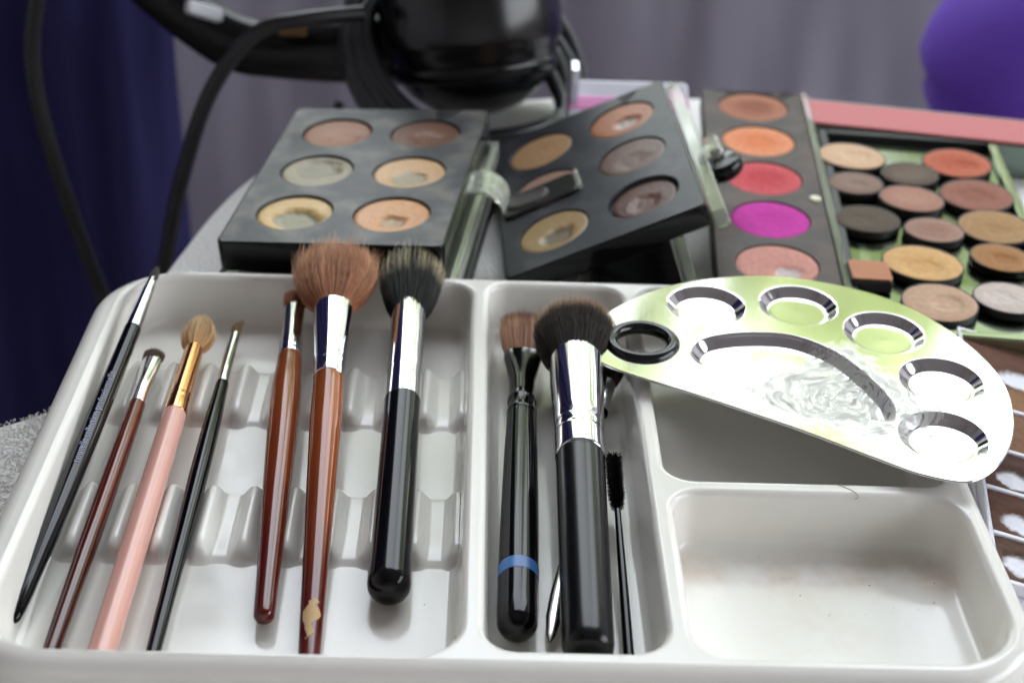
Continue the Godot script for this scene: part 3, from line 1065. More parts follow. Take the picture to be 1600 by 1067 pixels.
func eyeshadow_palette() -> void:
	var xf := Transform3D(Basis(Vector3.UP, -0.105), Vector3(0.1590, -0.0075, -0.1505))
	var t := thing("eyeshadow_palette", "open mirrored palette crowded with round neutral eyeshadow pans", "makeup palette", xf)
	var g := G.new()
	var hw := 0.0362
	var hd := 0.0825
	box(g, -hw, hw, -0.0112, -0.0020, -hd, hd, 0.0006, 0.003)
	part("case", g, M.black_matte, t)
	g = G.new()
	box(g, -hw + 0.004, hw - 0.004, -0.0019, 0.0, -hd + 0.004, hd - 0.004, 0.0002, 0.002)
	part("mirror_plate", g, M.mirror, t)
	for q in [[-hw, -hw + 0.0035, -hd, hd], [hw - 0.0035, hw, -hd, hd], [-hw + 0.0037, hw - 0.0037, -hd, -hd + 0.0035], [-hw + 0.0037, hw - 0.0037, hd - 0.0035, hd]]:
		g = G.new()
		box(g, q[0], q[1], -0.0019, 0.0032, q[2], q[3], 0.0006)
		part("rim", g, mat(S(150, 158, 128), 0.18, 0.85) if q[2] > 0 or q[0] > 0 else M.black_matte, t)
	var inv := xf.affine_inverse()
	var list := [      # x, z in the room, radius, colour, middle, casing shows
		[0.1402, -0.2090, 0.0136, L(206, 170, 136), L(210, 176, 144)],
		[0.1817, -0.2052, 0.0136, L(190, 106, 78), L(176, 84, 56)],
		[0.1601, -0.1932, 0.0112, L(88, 74, 62), L(112, 96, 80)],
		[0.1366, -0.1832, 0.0108, L(132, 106, 92), L(142, 118, 102)],
		[0.1554, -0.1707, 0.0124, L(160, 116, 98), L(174, 130, 110)],
		[0.1815, -0.1755, 0.0140, L(150, 100, 84), L(146, 92, 74)],
		[0.1347, -0.1518, 0.0121, L(84, 70, 56), L(92, 78, 62)],
		[0.1576, -0.1443, 0.0109, L(164, 130, 112), L(150, 112, 94)],
		[0.1812, -0.1485, 0.0136, L(172, 136, 94), L(166, 128, 84)],
		[0.1472, -0.1182, 0.0142, L(210, 168, 112), L(206, 160, 102)],
		[0.1765, -0.1238, 0.0112, L(168, 122, 76), L(158, 108, 62)],
		[0.1463, -0.0902, 0.0128, L(194, 158, 130), L(198, 164, 136)],
		[0.1705, -0.0945, 0.0118, L(200, 184, 172), L(204, 190, 180)],
	]
	for q in list:
		var p := inv * Vector3(q[0], -0.0015, q[1])
		var tilt := Transform3D(Basis(Vector3(rng.randfn(), 0, rng.randfn()).normalized(), 0.03), Vector3(p.x, 0.0003, p.z))
		var pn := pan(t, Vector3(0, 0.0031, 0), {"r": q[2] - 0.0003, "col": q[3], "tone": q[4], "dip": [rng.randf_range(-0.25, 0.25), rng.randf_range(0.0, 0.3), rng.randf_range(0.35, 0.6), rng.randf_range(0.0002, 0.0009)], "dome": 0.0003, "m": M.powder}, tilt)
		g = G.new()
		g.lathe([Vector2(q[2] - 0.0006, 0.0), Vector2(q[2], 0.0004), Vector2(q[2], 0.0027), Vector2(q[2] - 0.0002, 0.0032), Vector2(q[2] - 0.0006, 0.0029)], 40, tilt)
		part("pan_rim", g, M.black_matte if q[2] != 0.0112 else M.black_satin, pn)
	# small square pan
	g = G.new()
	var p4 := inv * Vector3(0.1262, 0, -0.1075)
	box(g, -0.0072, 0.0072, 0.0003, 0.0050, -0.0072, 0.0072, 0.0008, 0.0016, Transform3D(Basis(Vector3.UP, 0.05), Vector3(p4.x, 0, p4.z)))
	var sq := part("square_pan", g, M.black_matte, t)
	g = G.new()
	box(g, -0.0068, 0.0068, 0.0051, 0.0058, -0.0068, 0.0068, 0.0003, 0.0014, Transform3D(Basis(Vector3.UP, 0.05), Vector3(p4.x, 0, p4.z)))
	part("powder", g, mat(S(190, 132, 98), 0.85), sq)
	# coral pink case lying behind it, wider than the palette
	var c := thing("pink_case", "flat coral pink case with a grey green edge, behind and beyond the eyeshadow palette", "case", Transform3D(Basis(Vector3.UP, -0.19), Vector3(0.186, TABLE, -0.2465)))
	g = G.new()
	box(g, -0.066, 0.09, 0.001, 0.0150, -0.014, 0.016, 0.001, 0.004)
	part("case", g, mat(S(122, 136, 126), 0.3, 0.6), c)
	g = G.new()
	box(g, -0.065, 0.09, 0.0153, 0.0163, -0.009, 0.016, 0.0004, 0.003)
	part("cover", g, mat(S(188, 90, 94), 0.5), c, false, "coral pink cover")


func contour_palette() -> void:
	# plain frame of the picture's right edge: powder cells worn down to their white pans
	var t := thing("contour_palette", "worn brown contour powders in a white framed tray at the right edge", "makeup palette", Transform3D(Basis(Vector3.UP, -0.1778) * Basis(Vector3.BACK, -0.1938), Vector3(0.1484, -0.0045, -0.0695)))
	var g := G.new()
	box(g, -0.002, 0.052, -0.0085, -0.0035, -0.0065, 0.127, 0.0006, 0.002)
	part("case", g, mat(S(226, 226, 232), 0.35), t)
	var zs := [-0.0045, 0.0386, 0.062, 0.083, 0.1040, 0.124]
	for k in 6:
		g = G.new()
		box(g, 0.0, 0.050, -0.0034, 0.0, zs[k] - 0.0008, zs[k] + 0.0008, 0.0003)
		part("divider", g, mat(S(232, 232, 240), 0.3), t)
	for x in [-0.0012, 0.0505]:
		g = G.new()
		box(g, x, x + 0.0012, -0.0034, 0.0002, -0.0050, 0.1245, 0.0003)
		part("frame_side", g, mat(S(232, 232, 240), 0.3), t)
	var f := noise(300.0, 77, 4)
	var tones := [L(96, 62, 46), L(124, 88, 62), L(80, 52, 44), L(88, 56, 42), L(86, 60, 46)]
	var worn := [Vector2(0.020, 0.022), Vector2(0.03, 0.012), Vector2(0.0095, 0.013), Vector2(0.0085, 0.013), Vector2(0.0070, 0.011)]
	for k in 5:
		g = G.new()
		var rows := []
		var cols := []
		var d: float = zs[k + 1] - zs[k] - 0.0016
		for r in 25:
			var row := PackedVector3Array()
			var cr := PackedColorArray()
			for c in 45:
				var x := 0.0006 + 0.0492 * c / 44.0
				var z: float = zs[k] + 0.0008 + d * r / 24.0
				var nz := f.get_noise_2d(x, z + k)
				var e := Vector2((x - worn[k].x) / (0.011 if k == 0 else 0.0048), (z - zs[k] - worn[k].y) / (0.0050 if k == 0 else 0.0044)).length() + 0.10 * nz + 0.25 * f.get_noise_2d(x * 0.4, z * 0.4 + k * 3.0)
				var bare := 1.0 - smoothstep(0.75, 1.05, e)
				var split := smoothstep(0.024, 0.026, z) if k == 0 else 0.0
				row.append(Vector3(x, -0.0007 - 0.0009 * (1.0 - smoothstep(0.8, 1.5, e)) + 0.0003 * nz, z))
				var cc: Color = tones[k].lerp(L(136, 98, 66), split) * (1.0 + 0.22 * nz)
				cr.append(cc.lerp(L(230, 230, 236), bare))
			rows.append(row)
			cols.append(cr)
		g.sheet(rows, false, 1.0, cols)
		for i in g.n.size():
			if g.n[i].y < 0:
				g.n[i] = -g.n[i]
		part("powder_cell", g, M.powder, t, true)


# ---------------------------------------------------------------- the steel mixing palette
func steel_palette() -> void:
	var xf := Transform3D(Basis(Vector3.BACK, 0.004) * Basis(Vector3.RIGHT, 0.006), Vector3(0.0, 0.0046, 0.0))
	var t := thing("steel_palette", "shiny steel mixing palette with five round wells lying across the tray's rim", "palette", xf)
	var outline := smooth_loop([Vector2(0.0262, -0.0500), Vector2(0.0262, -0.0400), Vector2(0.0315, -0.0292), Vector2(0.0560, -0.0148), Vector2(0.0813, 0.0007), Vector2(0.1010, 0.0145), Vector2(0.1135, 0.0222), Vector2(0.1255, 0.0240), Vector2(0.1368, 0.0130), Vector2(0.1450, -0.0062), Vector2(0.1472, -0.0300), Vector2(0.1385, -0.0557), Vector2(0.1226, -0.0752), Vector2(0.0977, -0.0862), Vector2(0.0768, -0.0866), Vector2(0.0535, -0.0788), Vector2(0.0372, -0.0655)], 10)
	var moon := smooth_loop([Vector2(0.0568, -0.0400), Vector2(0.0620, -0.0470), Vector2(0.0740, -0.0508), Vector2(0.0890, -0.0500), Vector2(0.1010, -0.0410), Vector2(0.1085, -0.0270), Vector2(0.1125, -0.0130), Vector2(0.1105, -0.0045), Vector2(0.1030, -0.0045), Vector2(0.0930, -0.0100), Vector2(0.0780, -0.0188), Vector2(0.0640, -0.0275), Vector2(0.0575, -0.0330)], 10)
	var wells := [[0.0647, -0.0668], [0.0940, -0.0684], [0.1180, -0.0526], [0.1292, -0.0256], [0.1226, 0.0034]]
	var films := smear_texture()
	var film: ImageTexture = films[0]
	var sm := mat(Color.WHITE, 1.0, 1.0, {"albedo_texture": films[1], "roughness_texture": film, "roughness_texture_channel": BaseMaterial3D.TEXTURE_CHANNEL_RED, "metallic_texture": film, "metallic_texture_channel": BaseMaterial3D.TEXTURE_CHANNEL_GREEN, "heightmap_enabled": true, "heightmap_texture": film, "heightmap_scale": 0.0})
	sm.heightmap_enabled = false
	var g := G.new()
	var hole := circle(0.0426, -0.0432, 0.0082, 44)
	var holes := [hole]
	for w in wells:
		holes.append(circle(w[0], w[1], 0.0127, 56))
	holes.append(moon)
	g.deck(inset(outline, 0.0004), holes, 0.0)
	var rows := []
	for q in [[0.0004, 0.0], [0.00012, -0.00012], [0.0, -0.0004], [0.00012, -0.00068], [0.0004, -0.0008]]:
		rows.append(lift(inset(outline, q[0]), q[1]))
	g.sheet(rows, true, 1.0)
	var under := [hole]
	for w in wells:
		under.append(circle(w[0], w[1], 0.0127 - 0.0011, 56))
	under.append(inset(moon, 0.0011))
	g.deck(inset(outline, 0.0004), under, -0.0008, -1.0)
	rows = []
	for q in [[0.0, 0.0], [0.0002, -0.0002], [0.0002, -0.0006], [0.0, -0.0008]]:
		rows.append(lift(circle(0.0426, -0.0432, 0.0082 - q[0], 44), q[1]))
	g.sheet(rows, true, -1.0)
	# pressed wells: small lip, slope, rounded foot, flat floor
	var prof := [[0.0, 0.0], [0.00025, -0.00005], [0.0005, -0.0002], [0.0008, -0.00045], [0.0014, -0.00098], [0.0020, -0.00150], [0.0026, -0.00203], [0.0031, -0.00246], [0.0034, -0.00265], [0.0038, -0.00278], [0.0044, -0.0028]]
	for w in wells:
		rows = []
		for q in prof:
			rows.append(lift(circle(w[0], w[1], 0.0127 - q[0], 56), q[1]))
		for k in range(1, 8):
			rows.append(lift(circle(w[0], w[1], maxf(0.0083 * (1.0 - k / 7.0), 0.00002), 56), -0.0028 - 0.000012 * sin(PI * k / 7.0)))
		upward(g, rows)
	rows = []
	for q in prof:
		rows.append(lift(inset(moon, q[0] * 1.0), q[1] * 1.15))
	var last: PackedVector3Array = rows[-1]
	var mid := Vector3(0.0845, last[0].y, -0.0290)
	for k in range(1, 13):
		var row := PackedVector3Array()
		for p in last:
			row.append(p.lerp(mid, minf(k / 12.0, 0.998)))
		rows.append(row)
	upward(g, rows)
	for k in g.v.size():      # texture follows the plan of the plate
		g.uv[k] = Vector2((g.v[k].x - 0.02) / 0.14, (g.v[k].z + 0.10) / 0.14)
	part("plate", g, sm, t)
	# rubber grommet in the thumb hole
	g = G.new()
	rows = []
	for k in 16:
		var a := TAU * k / 16
		rows.append(lift(circle(0.0426, -0.0432, 0.0094 + cos(a) * 0.0021, 60), -0.0003 + sin(a) * 0.0021))
	rows.append(rows[0])
	g.sheet(rows, true, 1.0)
	for k in g.n.size():
		var d := Vector3(g.v[k].x - 0.0426, 0, g.v[k].z + 0.0432).normalized() * 0.0094
		g.n[k] = (g.v[k] - Vector3(0.0426 + d.x, -0.0003, -0.0432 + d.z)).normalized()
	part("rubber_grommet", g, M.rubber, t, false, "black rubber ring round the thumb hole")


func upward(g: G, rows: Array) -> void:
	var from := g.v.size()
	g.sheet(rows, true, 1.0)
	for k in range(from, g.n.size()):
		if g.n[k].y < 0.0:
			g.n[k] = -g.n[k]


func smear_texture() -> Array:
	# red: roughness, green: metal; dried swirls of foundation rubbed over the right of the long well, fine scratches elsewhere
	var n := 1024
	var im := Image.create(n, n, false, Image.FORMAT_RGB8)
	var tint := Image.create(n, n, false, Image.FORMAT_RGB8)
	var f := noise(1.0, 51, 4)
	var f2 := noise(1.0, 52, 3)
	var c := Vector2(0.55, 0.585)
	for y in n:
		for x in n:
			var p := Vector2(x, y) / n
			var d := p - c
			var warp := Vector2(f2.get_noise_2d(p.x * 4, p.y * 4), f2.get_noise_2d(p.x * 4 + 40, p.y * 4)) * 0.07
			d += warp
			var rad := d.length()
			var ang := d.angle()
			var edge := 1.0 - smoothstep(0.10, 0.19, Vector2(d.x * 0.8 - d.y * 0.25, d.y * 1.0 + d.x * 0.1).length() + 0.05 * f.get_noise_2d(p.x * 30, p.y * 30))
			var streak := f.get_noise_3d(rad * 250.0, cos(ang) * 1.3, sin(ang) * 1.3)
			var broad := f2.get_noise_3d(rad * 60.0 + 9.0, cos(ang) * 2.5, sin(ang) * 2.5)
			var m := clampf(edge * (0.50 + 0.50 * streak + 0.40 * broad), 0.0, 1.0)
			var scr := maxf(0.0, f.get_noise_2d(p.x * 300 + p.y * 40, p.y * 14 - p.x * 3)) * 0.06
			im.set_pixel(x, y, Color(0.085 + scr + 0.6 * m, 1.0 - smoothstep(0.0, 0.75, m), 0))
			tint.set_pixel(x, y, S(230, 230, 229).lerp(S(166, 164, 154), m))
	return [ImageTexture.create_from_image(im), ImageTexture.create_from_image(tint)]


# ---------------------------------------------------------------- brushes
func along(p0: Vector3, p1: Vector3, roll := 0.0) -> Transform3D:
	# local +y runs from the hair tip down the handle, x lies flat across
	var y := (p1 - p0).normalized()
	var x := Vector3.RIGHT - y * y.x
	x = x.normalized()
	var b := Basis(x, y, x.cross(y)).orthonormalized()
	return Transform3D(b * Basis(Vector3.UP, roll), p0)


func shaft(parent: Node, called: String, st: Array, m: Material, colors := [], segs := 36, label := "") -> MeshInstance3D:
	# stations [y mm, radius mm, flat (radius z / radius x)]
	var g := G.new()
	var p := []
	var cs := []
	for i in st.size():
		var q: Array = st[i]
		var fl: float = q[2] if q.size() > 2 else 1.0
		p.append(Vector3(q[1] * 0.001, q[0] * 0.001, q[1] * 0.001 * fl))
	if colors.size():
		var total: float = st[-1][0] - st[0][0]
		for q in st:
			cs.append((colors[0] as Color).lerp(colors[1], clampf((q[0] - st[0][0]) / total * 1.25, 0, 1)))
	g.lathe(p, segs, Transform3D(), cs)
	return part(called, g, m, parent, colors.size() > 0, label)


func spline(st: Array, per := 5) -> Array:      # smooth the stations along a handle
	var out := []
	var n := st.size()
	for i in n - 1:
		for k in per:
			var t := float(k) / per
			var a: Array = st[maxi(i - 1, 0)]
			var b: Array = st[i]
			var c: Array = st[i + 1]
			var d: Array = st[mini(i + 2, n - 1)]
			out.append([lerpf(b[0], c[0], t), cubic_interpolate_in_time(b[1], c[1], a[1], d[1], t, c[0] - b[0], a[0] - b[0], d[0] - b[0]) if c[0] > b[0] else b[1]])
	out.append(st[n - 1])
	return out


func bristles(parent: Node, o: Dictionary) -> void:
	# strands run from local y = base up to y = 0 (the tip); o lengths in mm
	var g := G.new()
	var n: int = o.n
	var base: float = o.base * 0.001
	var rx0: float = o.r0 * 0.001
	var rz0: float = rx0 * o.get("flat0", 1.0)
	var rxm: float = o.rm * 0.001
	var rzm: float = rxm * o.get("flatm", 1.0)
	var rx1: float = o.r1 * 0.001
	var rz1: float = rx1 * o.get("flat1", 1.0)
	var w: float = o.get("w", 0.11) * 0.001
	var dome: float = o.get("dome", 0.5)
	var slant: float = o.get("slant", 0.0)
	var messy: float = o.get("messy", 0.05)
	var c0: Color = o.c0
	var c1: Color = o.c1
	var ct: Color = o.get("ct", c1)
	var tip_at: float = o.get("tip_at", 0.85)
	var rows := 5
	for i in n:
		var a := rng.randf() * TAU
		var s := sqrt(rng.randf())
		if i % 3 == 0:
			s = 0.9 + 0.1 * rng.randf()
		var u := cos(a) * s
		var v := sin(a) * s
		var len_ := base * (1.0 - dome * s * s * 0.5 + messy * rng.randfn() - slant * (u * 0.5 + 0.5))
		var b := Vector3(u * rx0, base + 0.001, v * rz0)
		var jx := rng.randfn() * messy * rxm
		var jz := rng.randfn() * messy * rzm
		var mid := Vector3(u * rxm + jx * 0.5, base - len_ * 0.58, v * rzm + jz * 0.5)
		var tip := Vector3(u * rx1 + jx * 1.6, base - len_, v * rz1 + jz * 1.6)
		var tone := clampf(1.0 + 0.32 * rng.randfn(), 0.3, 2.0)
		var at := g.v.size()
		for k in rows:
			var t := k / float(rows - 1)
			# quadratic through base, mid (at t = 0.58), tip
			var q1 := (mid - b * 0.42 * 0.42 - tip * 0.58 * 0.58) / (2.0 * 0.42 * 0.58)
			var p := b * (1 - t) * (1 - t) + q1 * 2.0 * t * (1 - t) + tip * t * t
			var th := w * (1.0 - 0.75 * t * t)
			var col := c0.lerp(c1, t)
			col = col.lerp(ct, smoothstep(tip_at - 0.12, tip_at + 0.05, t))
			col = Color(col.r * tone, col.g * tone, col.b * tone)
			for j in 3:
				var ang := TAU * j / 3 + a
				var nn := Vector3(cos(ang), 0, sin(ang))
				g.v.append(p + nn * th)
				g.n.append(nn)
				g.c.append(col)
				g.uv.append(Vector2.ZERO)
		for k in rows - 1:
			for j in 3:
				var p := at + k * 3
				var j2 := (j + 1) % 3
				g.ix.append_array(PackedInt32Array([p + j, p + j2, p + 3 + j, p + j2, p + 3 + j2, p + 3 + j]))
	# dense heart of the tuft
	var core := []
	var cc := []
	for k in 9:
		var t := k / 8.0
		var rr := lerpf(rx0, rxm, smoothstep(0.0, 0.6, t)) * 0.72 * sqrt(maxf(0.0, 1.0 - pow(t, 4.0)))
		var fl := lerpf(rz0 / rx0, rzm / rxm, t)
		core.append(Vector3(rr, base - base * (0.72 - 0.2 * dome) * t * (1.0 - 0.5 * slant), rr * fl))
		cc.append(c0.lerp(c1, t * 0.6))
	g.lathe(core, 20, Transform3D(), cc)
	var m := part("bristles", g, M.hair, parent, true)
	m.set_meta("kind", "stuff")


func brush(label: String, p0: Vector3, p1: Vector3, roll := 0.0) -> Node3D:
	return thing("makeup_brush", label, "makeup brush", along(p0, p1, roll), "makeup brushes in the tray")


func round_end(y: float, r: float, rise := 0.9) -> Array:
	var out := []
	for k in range(1, 7):
		var a := PI / 2 * k / 6.0
		out.append([y + r * rise * sin(a), maxf(r * cos(a), 0.01)])
	return out


func brushes() -> void:
	var silver: Material = M.chrome
	# 1 thin black brush along the left wall
	var t := brush("thin black brush with printed silver lettering, along the tray's left wall", Vector3(-0.1109, 0.0035, -0.0852), Vector3(-0.1181, -0.0135, 0.0671))
	bristles(t, {"n": 260, "base": 7.4, "r0": 1.2, "rm": 1.35, "r1": 0.5, "flat0": 0.8, "dome": 0.3, "w": 0.09, "c0": L(58, 54, 50), "c1": L(86, 80, 72)})
	shaft(t, "ferrule", [[7.0, 1.30, 0.8], [7.1, 1.45, 0.85], [9.0, 1.5], [11.0, 1.62], [11.3, 1.5], [11.8, 1.72], [18.8, 1.95], [28.0, 2.25], [33.2, 2.4], [33.4, 2.3]], silver)
	var hd := shaft(t, "handle", [[33.3, 2.25], [33.5, 2.48]] + spline([[34.5, 2.52], [57.2, 2.75], [79.0, 2.85], [99.2, 2.80], [122.8, 2.6], [143.4, 2.05]]) + [[149.5, 1.7], [152.2, 1.4], [153.3, 0.8], [153.6, 0.02]], M.black_gloss)
	lettering(hd, "nouvelle collection professionnelle", 52.0, 2.84, 0.00095)
	# 2 short brown flat brush
	t = brush("short brown-handled flat brush with stubby dark hairs, second from the left wall", Vector3(-0.1063, -0.0085, -0.0542), Vector3(-0.1067, -0.0138, 0.0760))
	bristles(t, {"n": 420, "base": 6.5, "r0": 3.0, "rm": 3.3, "r1": 2.7, "flat0": 0.4, "flatm": 0.5, "flat1": 0.4, "dome": 0.35, "slant": 0.22, "w": 0.1, "c0": L(70, 48, 36), "c1": L(108, 76, 58)})
	shaft(t, "ferrule", [[5.9, 2.9, 0.42], [6.0, 3.05, 0.46], [12.0, 2.85, 0.62], [19.0, 2.55, 0.9], [21.5, 2.48, 1.0], [21.8, 2.36], [22.2, 2.48], [25.0, 2.42], [25.3, 2.30], [25.7, 2.42], [29.4, 2.38], [29.6, 2.2]], silver)
	shaft(t, "handle", [[29.4, 2.1], [29.7, 2.32]] + spline([[30.0, 2.36], [46.2, 2.60], [70.0, 2.66], [90.3, 2.60], [120.0, 2.25]]) + round_end(138.0, 2.05), M.lacquer, [L(112, 46, 26), L(78, 26, 20)])
	# 3 pink brush
	t = brush("pink-handled brush with a rose gold ferrule and fluffy tan hairs", Vector3(-0.0942, -0.0065, -0.0696), Vector3(-0.0941, -0.0122, 0.0771))
	bristles(t, {"n": 1500, "base": 17.5, "r0": 2.6, "rm": 5.3, "r1": 3.4, "flat0": 0.85, "flatm": 0.75, "dome": 0.55, "w": 0.085, "c0": L(204, 156, 106), "c1": L(238, 204, 156)})
	shaft(t, "ferrule", [[16.6, 2.7, 0.9], [16.8, 2.85, 0.92], [30.0, 3.05, 0.97], [43.0, 3.3], [43.2, 3.18], [43.6, 3.32], [45.4, 3.38], [45.6, 3.26], [46.0, 3.4], [51.6, 3.48], [51.9, 3.3]], mat(S(226, 162, 112), 0.13, 1.0))
	shaft(t, "handle", [[51.7, 3.2], [52.0, 3.36]] + spline([[52.6, 3.42], [70.0, 3.46], [87.8, 3.46], [130.0, 3.42], [148.0, 3.4]]) + round_end(153.0, 3.4, 0.6), mat(S(218, 164, 150), 0.22))
	# 4 thin black angled brush
	t = brush("thin black brush with small slanted brown hairs, beside the pink one", Vector3(-0.0837, -0.0085, -0.0696), Vector3(-0.0825, -0.0138, 0.0755))
	bristles(t, {"n": 240, "base": 6.5, "r0": 1.6, "rm": 1.7, "r1": 1.5, "flat0": 0.35, "flatm": 0.4, "flat1": 0.35, "dome": 0.1, "slant": -0.55, "w": 0.09, "c0": L(108, 78, 46), "c1": L(150, 116, 78)})
	shaft(t, "ferrule", [[4.2, 1.55, 0.36], [4.3, 1.7, 0.42], [14.0, 1.72, 0.7], [24.0, 1.78, 0.98], [27.0, 1.8], [27.3, 1.7], [27.7, 1.8], [32.2, 1.86], [32.4, 1.7]], silver)
	shaft(t, "handle", [[32.2, 1.7], [32.5, 1.92]] + spline([[34.4, 2.0], [48.9, 2.43], [72.0, 2.68], [106.3, 2.33], [135.0, 1.95]]) + round_end(152.0, 1.8), M.black_gloss)
	# 5 foundation brush, partly behind the powder brush
	t = brush("red-brown lacquered foundation brush with flat hairs, tucked beside the big powder brush", Vector3(-0.0662, -0.0022, -0.0840), Vector3(-0.0574, -0.0128, 0.0683))
	bristles(t, {"n": 700, "base": 11.5, "r0": 3.2, "rm": 3.7, "r1": 3.2, "flat0": 0.45, "flatm": 0.5, "flat1": 0.4, "dome": 0.6, "slant": 0.25, "w": 0.1, "c0": L(140, 84, 58), "c1": L(186, 120, 86)})
	shaft(t, "ferrule", [[10.2, 3.2, 0.46], [10.4, 3.34, 0.5], [20.0, 3.36, 0.72], [30.0, 3.45, 0.95], [33.0, 3.5], [33.4, 3.36], [34.0, 3.5], [36.0, 3.56], [36.4, 3.42], [37.0, 3.58], [38.6, 3.6], [38.9, 3.4]], silver)
	shaft(t, "handle", [[38.6, 3.3], [38.9, 3.6]] + spline([[41.5, 3.74], [52.0, 4.3], [60.0, 4.47], [93.0, 4.02], [120.6, 3.38], [145.0, 2.75]]) + round_end(148.0, 2.68), M.lacquer, [L(160, 86, 40), L(98, 30, 25)])
	# 6 big powder brush
	t = brush("big powder brush with red-brown lacquered chipped handle and wide coppery hairs", Vector3(-0.0537, 0.0065, -0.0945), Vector3(-0.0455, -0.0138, 0.0730))
	bristles(t, {"n": 4200, "base": 32.0, "r0": 5.6, "rm": 12.3, "r1": 11.6, "flat0": 0.7, "flatm": 0.66, "flat1": 0.6, "dome": 0.5, "messy": 0.085, "w": 0.09, "c0": L(172, 112, 78), "c1": L(226, 174, 136)})
	shaft(t, "ferrule", [[31.2, 5.9, 0.72], [31.5, 6.2, 0.76], [45.0, 5.5, 0.85], [56.0, 4.9, 0.97], [58.0, 4.8], [58.5, 4.6], [59.2, 4.8], [61.0, 4.72], [61.5, 4.52], [62.2, 4.7], [66.5, 4.55], [66.8, 4.3]], silver)
	hd = shaft(t, "handle", [[66.5, 4.15], [66.9, 4.36]] + spline([[70.0, 4.40], [80.0, 4.52], [107.6, 4.1], [140.0, 3.4], [155.0, 3.05]]) + round_end(177.0, 2.7, 0.5), M.lacquer, [L(166, 90, 40), L(104, 32, 24)])
	chip(hd, 156.0, 169.0, 3.04, 2.85)
	# 7 duo-fibre stippling brush
	t = brush("thick black stippling brush with black hairs and pale tips", Vector3(-0.0291, 0.0035, -0.1000), Vector3(-0.0276, -0.0112, 0.0577))
	bristles(t, {"n": 2300, "base": 34.0, "r0": 4.7, "rm": 9.6, "r1": 9.2, "flatm": 0.8, "flat1": 0.75, "dome": 0.35, "messy": 0.06, "w": 0.09, "c0": L(20, 19, 20), "c1": L(30, 28, 28)})
	bristles(t, {"n": 1100, "base": 36.8, "r0": 4.8, "rm": 10.0, "r1": 9.8, "flatm": 0.8, "flat1": 0.75, "dome": 0.35, "messy": 0.05, "w": 0.10, "c0": L(22, 21, 21), "c1": L(70, 68, 65), "ct": L(240, 220, 180), "tip_at": 0.72})
	shaft(t, "ferrule", [[33.2, 5.0], [33.5, 5.35], [44.0, 5.36], [60.0, 5.24], [66.0, 5.2], [66.3, 5.05], [66.8, 5.22], [79.6, 5.18], [80.0, 5.0]], silver)
	shaft(t, "handle", [[79.5, 5.0], [79.7, 5.3], [80.2, 5.36]] + spline([[81.0, 5.3], [110.0, 5.3], [140.0, 5.42], [150.0, 5.55], [153.5, 5.6]]) + round_end(153.8, 5.58, 0.85), M.black_soft)
	# 8 flat foundation brush with a blue band, in the middle compartment
	t = brush("flat black brush with a blue band on its handle, in the middle compartment", Vector3(0.0077, -0.0055, -0.0768), Vector3(0.0044, -0.0105, 0.0729))
	bristles(t, {"n": 1700, "base": 24.2, "r0": 5.4, "rm": 7.2, "r1": 6.7, "flat0": 0.38, "flatm": 0.42, "flat1": 0.34, "dome": 0.30, "messy": 0.055, "w": 0.11, "c0": L(150, 100, 74), "c1": L(204, 158, 124), "ct": L(128, 84, 66), "tip_at": 0.92})
	shaft(t, "ferrule", [[23.2, 5.4, 0.38], [23.4, 5.85, 0.42], [27.0, 5.75, 0.46], [33.0, 4.85, 0.68], [40.0, 3.95, 0.92], [46.0, 3.85], [48.6, 3.9], [48.9, 4.25], [50.6, 4.3], [51.0, 4.0], [54.6, 4.05], [54.9, 4.4], [56.6, 4.45], [57.0, 4.2]], M.black_gloss)
	shaft(t, "handle", [[56.8, 4.1], [57.0, 4.38]] + spline([[57.5, 4.45], [75.0, 4.75], [95.3, 5.02], [124.0, 5.22], [140.0, 5.22]]) + round_end(143.0, 5.2, 1.1), M.black_gloss)
	shaft(t, "blue_band", [[124.6, 5.26], [124.7, 5.30], [128.8, 5.31], [128.9, 5.27]], mat(S(62, 112, 176), 0.35))
	# 9 hidden brush under the buffing brush
	t = brush("brush with silver handle end mostly hidden under the big buffing brush", Vector3(0.0345, -0.0075, -0.0550), Vector3(0.0126, -0.0140, 0.0690))
	bristles(t, {"n": 700, "base": 15.0, "r0": 3.4, "rm": 5.0, "r1": 4.4, "flat0": 0.6, "flatm": 0.6, "dome": 0.4, "w": 0.1, "c0": L(48, 32, 26), "c1": L(92, 64, 50)})
	shaft(t, "ferrule", [[14.2, 3.5, 0.6], [14.4, 3.6, 0.64], [26.0, 3.0, 0.95], [30.0, 2.9]], silver)
	shaft(t, "handle", spline([[30.0, 2.2], [60.0, 2.4], [95.0, 2.0], [99.0, 1.8]]), M.black_gloss)
	shaft(t, "handle_end", [[98.8, 1.6, 0.7], [99.0, 2.1, 0.7], [110.0, 2.45, 0.6], [118.0, 2.3, 0.55], [124.0, 1.3, 0.5], [126.5, 0.4, 0.5], [126.8, 0.02, 0.5]], mat(S(196, 188, 186), 0.2, 1.0))
	# 10 big buffing brush
	t = brush("big black buffing brush with a wide chrome ferrule and dense dark hairs", Vector3(0.0230, 0.0030, -0.0625), Vector3(0.0209, -0.0055, 0.0800))
	bristles(t, {"n": 5600, "base": 27.0, "r0": 7.6, "rm": 12.0, "r1": 11.9, "flatm": 0.9, "flat1": 0.9, "dome": 0.55, "messy": 0.045, "w": 0.08, "c0": L(38, 27, 23), "c1": L(62, 46, 39), "ct": L(206, 170, 132), "tip_at": 0.89})
